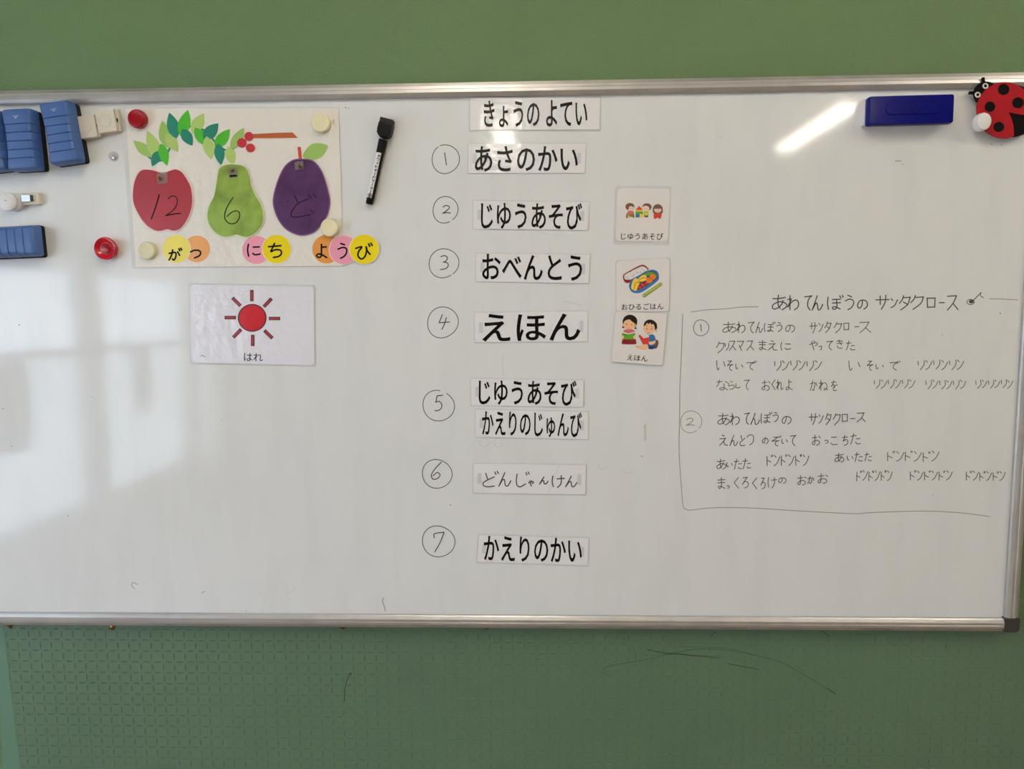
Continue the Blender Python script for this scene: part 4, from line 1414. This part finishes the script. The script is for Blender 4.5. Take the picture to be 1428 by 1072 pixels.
# ------------------------------------------------------------------ dark blue eraser with white base, right
M_royal = mat('royal_blue_plastic', (6, 10, 108), 0.14, spec=0.15, gain=1.0)
M_base = mat('white_eraser_base', (205, 202, 205), 0.5, gain=1.2)
c = P(1271.5, 152.4, 0.026)
t = thing('board_eraser', 'glossy dark blue board eraser with white pad stuck beside the ladybug', 'eraser', (c.x, 0, c.z))
TB = math.radians(0.6)
b = LB((c.x, 0, c.z), TB)
b.plate([(x, y + 0.0022) for x, y in rr(0.0662, 0.0208, 0.002)], 0.0005, 0.013, M_base)
b.build('white_pad', t, label='white pad')
b = LB((c.x, 0, c.z), TB)
b.plate(rr(0.0655, 0.0218, 0.0035), 0.013, 0.021, M_royal)
b.plate(rr(0.0655, 0.0218, 0.0035), 0.021, 0.0255, M_royal, 0.02)
bd = b.build('eraser_body', t, bevel=0.0012)
b = LB((c.x, 0, c.z), TB)
b.plate([(x + 0.004, y + 0.002) for x, y in rr(0.044, 0.0095, 0.0085, 8)], 0.0250, 0.0268, M_royal, 0.03)
arc = [(-0.064, 0.0185)] + [(-0.0635 + 0.0115 * math.cos(a), 0.0185 * math.sin(a)) for a in [math.pi / 2 - k * math.pi / 12 for k in range(13)]] + [(-0.064, -0.0185)]
b.plate(arc, 0.0250, 0.0264, M_royal)
b.build('raised_grip', bd, bevel=0.0008)

# ------------------------------------------------------------------ whiteboard marker
M_markblack = mat('black_marker_plastic', (8, 8, 9), 0.4, spec=0.2, gain=1.0)
M_marklabel = mat('white_marker_label', (215, 214, 212), 0.35, gain=1.2)
M_feltgrey = mat('dark_felt', (48, 42, 38), 0.95, gain=1.0)
pa, pz = P(540.5, 166.5, 0.008), P(514.6, 283.5, 0.008)
ax = (pa - pz).normalized()
tilt = math.atan2(-ax.x, ax.z)
t = thing('board_marker', 'black whiteboard marker with eraser cap between the date poster and the word cards', 'marker', (pz.x, 0, pz.z))
LEN = (pa - pz).length
rM = 0.0062
o_ = Vector((pz.x, -rM - 0.0004, pz.z))


def along(s):
    return o_ + Vector((ax.x, 0, ax.z)) * s


b = MB(); b.tube(along(0.007), along(LEN * 0.72), rM, M_markblack, 28)
b.build('barrel', t, smooth=40)
b = MB(); b.tube(along(0.0), along(0.008), rM * 0.92, M_markblack, 28); b.tube(along(-0.0012), along(0.0), rM * 0.75, M_markblack, 28, rM * 0.9)
b.build('end_plug', t, smooth=40)
b = MB(); b.tube(along(LEN * 0.60), along(LEN * 0.76), rM * 1.12, M_markblack, 28, rM * 1.18)
b.build('cap', t, smooth=40)
# label wrapped round the left-hand two thirds of the barrel
side = Vector((ax.z, 0, -ax.x))          # to the right across the barrel
out = Vector((0, -1, 0))
b = MB()
vs_, fs = [], []
NA = 18
for s in (0.0085, LEN * 0.615):
    for k in range(NA + 1):
        a = math.radians(-110 + 140 * k / NA)
        vs_.append(along(s) + (side * math.sin(a) + out * math.cos(a)) * (rM + 0.00012))
for k in range(NA):
    fs.append([k, k + 1, NA + 2 + k, NA + 1 + k])
b.add(vs_, fs, M_marklabel)
lb = b.build('label_band', t, smooth=40, label='white paper label')
b = MB()
qa, qz = Vector((528.6, 217.5)), Vector((515.6, 272.0))
seq = ['ホ', 'ワ', 'イ', 'ト', 'ボ', '|', 'ド', 'マ', '|', 'カ', '|']
dirv = (qz - qa).normalized()
rt = Vector((-dirv.y, dirv.x)) * -1
if rt.x < 0:
    rt = -rt
HL = 2 * rM + 0.0010
for i, ch in enumerate(seq):
    cc = qa + (qz - qa) * (i / (len(seq)))
    hw, hh = 2.0, 2.0
    if ch == '|':
        b.stroke([tuple(cc - dirv * 1.9), tuple(cc + dirv * 1.9)], 0.8, HL, M_print, caps=False)
    else:
        quad = [tuple(cc - rt * hw - dirv * hh), tuple(cc + rt * hw - dirv * hh), tuple(cc + rt * hw + dirv * hh), tuple(cc - rt * hw + dirv * hh)]
        b.text(ch, quad, HL, M_print, 0.02)
cc = qz + dirv * 0.5
b.stroke(circ(cc.x, cc.y, 2.3, 3.0, 14) + [circ(cc.x, cc.y, 2.3, 3.0, 14)[0]], 0.9, HL, M_print)
b.stroke([tuple(cc - dirv * 1.3), tuple(cc + dirv * 1.3)], 1.6, HL, M_print)
b.build('lettering', lb)
# eraser head on the cap
hc = along(LEN * 0.885)
b = LB((hc.x, 0, hc.z), tilt)
b.plate([(-0.0118, 0.009), (-0.0121, -0.002), (-0.0112, -0.009), (-0.0075, -0.0135), (0.0, -0.0150), (0.0075, -0.0135), (0.0112, -0.009), (0.0121, -0.002), (0.0118, 0.009)], 0.0006, 0.0165, M_markblack, 0.05)
b.build('eraser_holder', t, bevel=0.0015)
b = LB((hc.x, 0, hc.z), tilt)
b.block(-0.0105, 0.0105, 0.0085, 0.0158, 0.0008, 0.0150, M_feltgrey)
b.build('felt_pad', t, label='dark felt pad')

# ------------------------------------------------------------------ beige clip magnets, upper left
M_beige = mat('beige_plastic', (200, 192, 175), 0.4, gain=1.2)
M_beige2 = mat('darker_beige_plastic', (186, 178, 162), 0.4, gain=1.2)  # slightly darker beige than the clip jaws
for x, y, ht_, lab, first in ((120.5, 176.5, 0.011, 'beige square clip magnet touching the tilted blue eraser', True),
                              (147.5, 168.5, 0.012, 'beige square clip magnet between the other clip magnet and the date poster', False)):
    p = P(x, y, ht_)
    t = thing('clip_magnet', lab, 'magnet', (p.x, 0, p.z), 'beige clip magnets')
    TL_ = math.radians(6.5)
    b = LB((p.x, 0, p.z), TL_)
    b.plate(rr(0.0165, 0.0188, 0.002), 0.0004, 0.006, M_beige2)
    b.build('magnet_base', t, bevel=0.0006)
    b = LB((p.x, 0, p.z), TL_)
    b.plate(rr(0.0158, 0.0182, 0.0022), 0.0068, ht_, M_beige, 0.03)
    b.lathe((p.x - 0.001, ht_ - 0.0002, p.z), [(0.0098, 0.0), (0.0098, 0.0008), (0.0090, 0.0008), (0.0088, 0.0005), (0.0002, 0.0005)], M_beige, 32)
    b.build('clip_jaw', t, bevel=0.0006)
    b = LB((p.x, 0, p.z), TL_)
    b.block(0.0150, 0.0196, -0.017, 0.017, 0.004, 0.0075, M_beige)
    b.block(0.0162, 0.0182, -0.003, 0.003, 0.0075, 0.0092, M_capplastic)
    b.build('clip_lever', t, bevel=0.0004)

# white knob hook magnet and metal clip, left
p = P(11.5, 281, 0.014)
t = thing('knob_magnet', 'white round knob magnet beside the shiny metal clip, between blue erasers', 'magnet', (p.x, 0, p.z))
b = MB(); b.lathe((p.x + 0.004, 0.0, p.z + 0.001), [(0.0150, 0.0003), (0.0155, 0.003), (0.0148, 0.007), (0.012, 0.008)], M_whitemag, 36)
b.build('magnet_base', t, smooth=40)
b = MB(); b.lathe((p.x, 0.0, p.z), [(0.011, 0.0075), (0.0145, 0.011), (0.0155, 0.014), (0.0150, 0.0165), (0.0125, 0.018), (0.006, 0.0186), (0.0002, 0.0187)], M_whitemag, 36)
kn = b.build('knob', t, smooth=40)
p2 = P(7.6, 279.5, 0.019)
b = LB((p2.x, 0, p2.z), -0.6); b.block(-0.0016, 0.0016, -0.0004, 0.0004, 0.0184, 0.0190, M_capplastic)
b.build('centre_mark', kn)

p = P(43.5, 277.2, 0.007)
t = thing('metal_clip', 'small beige clip magnet with shiny metal tongue beside the white knob magnet', 'clip', (p.x, 0, p.z))
TC = math.radians(1.5)
b = LB((p.x, 0, p.z), TC); b.plate(rr(0.0150, 0.0098, 0.0022), 0.0004, 0.0085, M_beige, 0.02)
b.build('magnet_base', t, bevel=0.0008)
b = LB((p.x, 0, p.z), TC)
b.block(-0.0140, 0.0020, -0.0055, 0.0068, 0.0086, 0.0118, M_steel, 0.0004, 0.0004)
b.build('metal_tongue', t, bevel=0.0006, label='polished metal tongue')
b = LB((p.x, 0, p.z), TC)
b.block(0.0026, 0.0052, -0.0045, 0.0058, 0.0085, 0.0096, M_capplastic)
b.block(0.0060, 0.0080, -0.0045, 0.0058, 0.0085, 0.0100, M_beige2)
b.build('spring', t)

# ------------------------------------------------------------------ ladybug
M_bugred = mat('red_craft_foam', (166, 22, 32), 0.75, spec=0.2, gain=1.0)
M_bugblack = mat('black_craft_foam', (12, 8, 8), 0.8, spec=0.15, gain=1.0)
M_bugeye = mat('white_craft_foam', (205, 200, 195), 0.5, gain=1.2)
t = thing('ladybug_cutout', 'red and black craft ladybug overlapping the top rail of the whiteboard', 'ladybug decoration', P(1400, 154, 0))
HL0 = 0.0095        # it lies across the raised frame


def bug(x, y):
    return (1340 + x / 9.75, 100 + y / 9.75)


b = MB()
b.prism([bug(x, y) for x, y in circ(690, 530, 372, 358, 48)], HL0, HL0 + 0.0015, M_bugblack)
b.build('under_body', t, label='black under body')
cx, cy, rx, ry = 600, 525, 385, 383
body = []
for k in range(61):
    a = math.radians(8 + (352 - 8) * k / 60)
    body.append((cx + rx * math.cos(a), cy + ry * math.sin(a)))
wing = []
for k in range(0, 73):
    a = math.radians(70 + 300 * k / 72)
    wing.append((cx + rx * math.cos(a) + 0, cy + ry * math.sin(a)))
outline = [(650, 550), (690, 640), (715, 730), (722, 870)] + wing[3:] + [(980, 600), (860, 585), (760, 572)]
b = MB(); b.prism([bug(x, y) for x, y in outline], HL0 + 0.0015, HL0 + 0.0030, M_bugred)
wg = b.build('wing_cover', t, label='red wing covers')
for x, y, rx, ry in ((583, 240, 76, 74), (397, 475, 70, 70), (778, 420, 78, 74), (517, 750, 72, 68)):
    b = MB(); b.prism([bug(*q_) for q_ in circ(x, y, rx, ry, 28)], HL0 + 0.0030, HL0 + 0.0036, M_bugblack)
    b.build('wing_spot', wg, label='black spot')
b = MB()
b.prism([bug(*q_) for q_ in circ(345, 300, 172, 168, 36)], HL0 - 0.0003, HL0 + 0.0014, M_bugblack)
hd = b.build('head', t, label='black head')
for pts in ([(310, 150), (306, 100), (305, 78)], [(180, 288), (140, 284), (112, 290)]):
    b = MB()
    q_ = [bug(*z_) for z_ in pts]
    n_ = Vector((q_[1][1] - q_[0][1], -(q_[1][0] - q_[0][0]))).normalized() * 2.0
    o2 = [(x + n_.x, y + n_.y) for x, y in q_] + [(x - n_.x, y - n_.y) for x, y in q_[::-1]]
    b.prism(spline(o2, True, 4), HL0 - 0.0003, HL0 + 0.0012, M_bugblack)
    b.build('feeler', hd)
for x, y in ((335, 192), (230, 312)):
    b = MB()
    b.prism([bug(*q_) for q_ in circ(x, y, 40, 39, 24)], HL0 + 0.0014, HL0 + 0.0020, M_bugeye)
    b.prism([bug(*q_) for q_ in circ(x, y, 20, 20, 16)], HL0 + 0.0020, HL0 + 0.0022, M_bugblack)
    b.build('eye', hd, label='white ringed eye')

# white magnet holding the ladybug
hm = 0.014
h0m = HL0 + 0.0031
p = P(1374.2, 168.6, h0m + hm)
t = thing('round_magnet', 'white oval magnet pinning the ladybug to the board', 'magnet', (p.x, -h0m, p.z), 'round button magnets')
b = MB()
R0, RZ = 0.0116, 1.17
b.lathe((p.x - 0.0010, h0m, p.z), [(R0 * 0.96, 0.0), (R0, 0.0015), (R0, hm * 0.5), (R0 * 0.98, hm * 0.8), (R0 * 0.9, hm * 0.95), (R0 * 0.75, hm), (0.0002, hm)], M_whitemag, 40, 1.0, RZ)
b.build('magnet_cap', t, smooth=40)
b = MB(); b.lathe((p.x - 0.0010, h0m, p.z), [(R0 * 1.01, 0.0045), (R0 * 1.03, 0.005), (R0 * 1.01, 0.0055)], M_ghost, 40, 1.0, RZ)
b.build('seam_ring', t, smooth=40)

fix_normals()
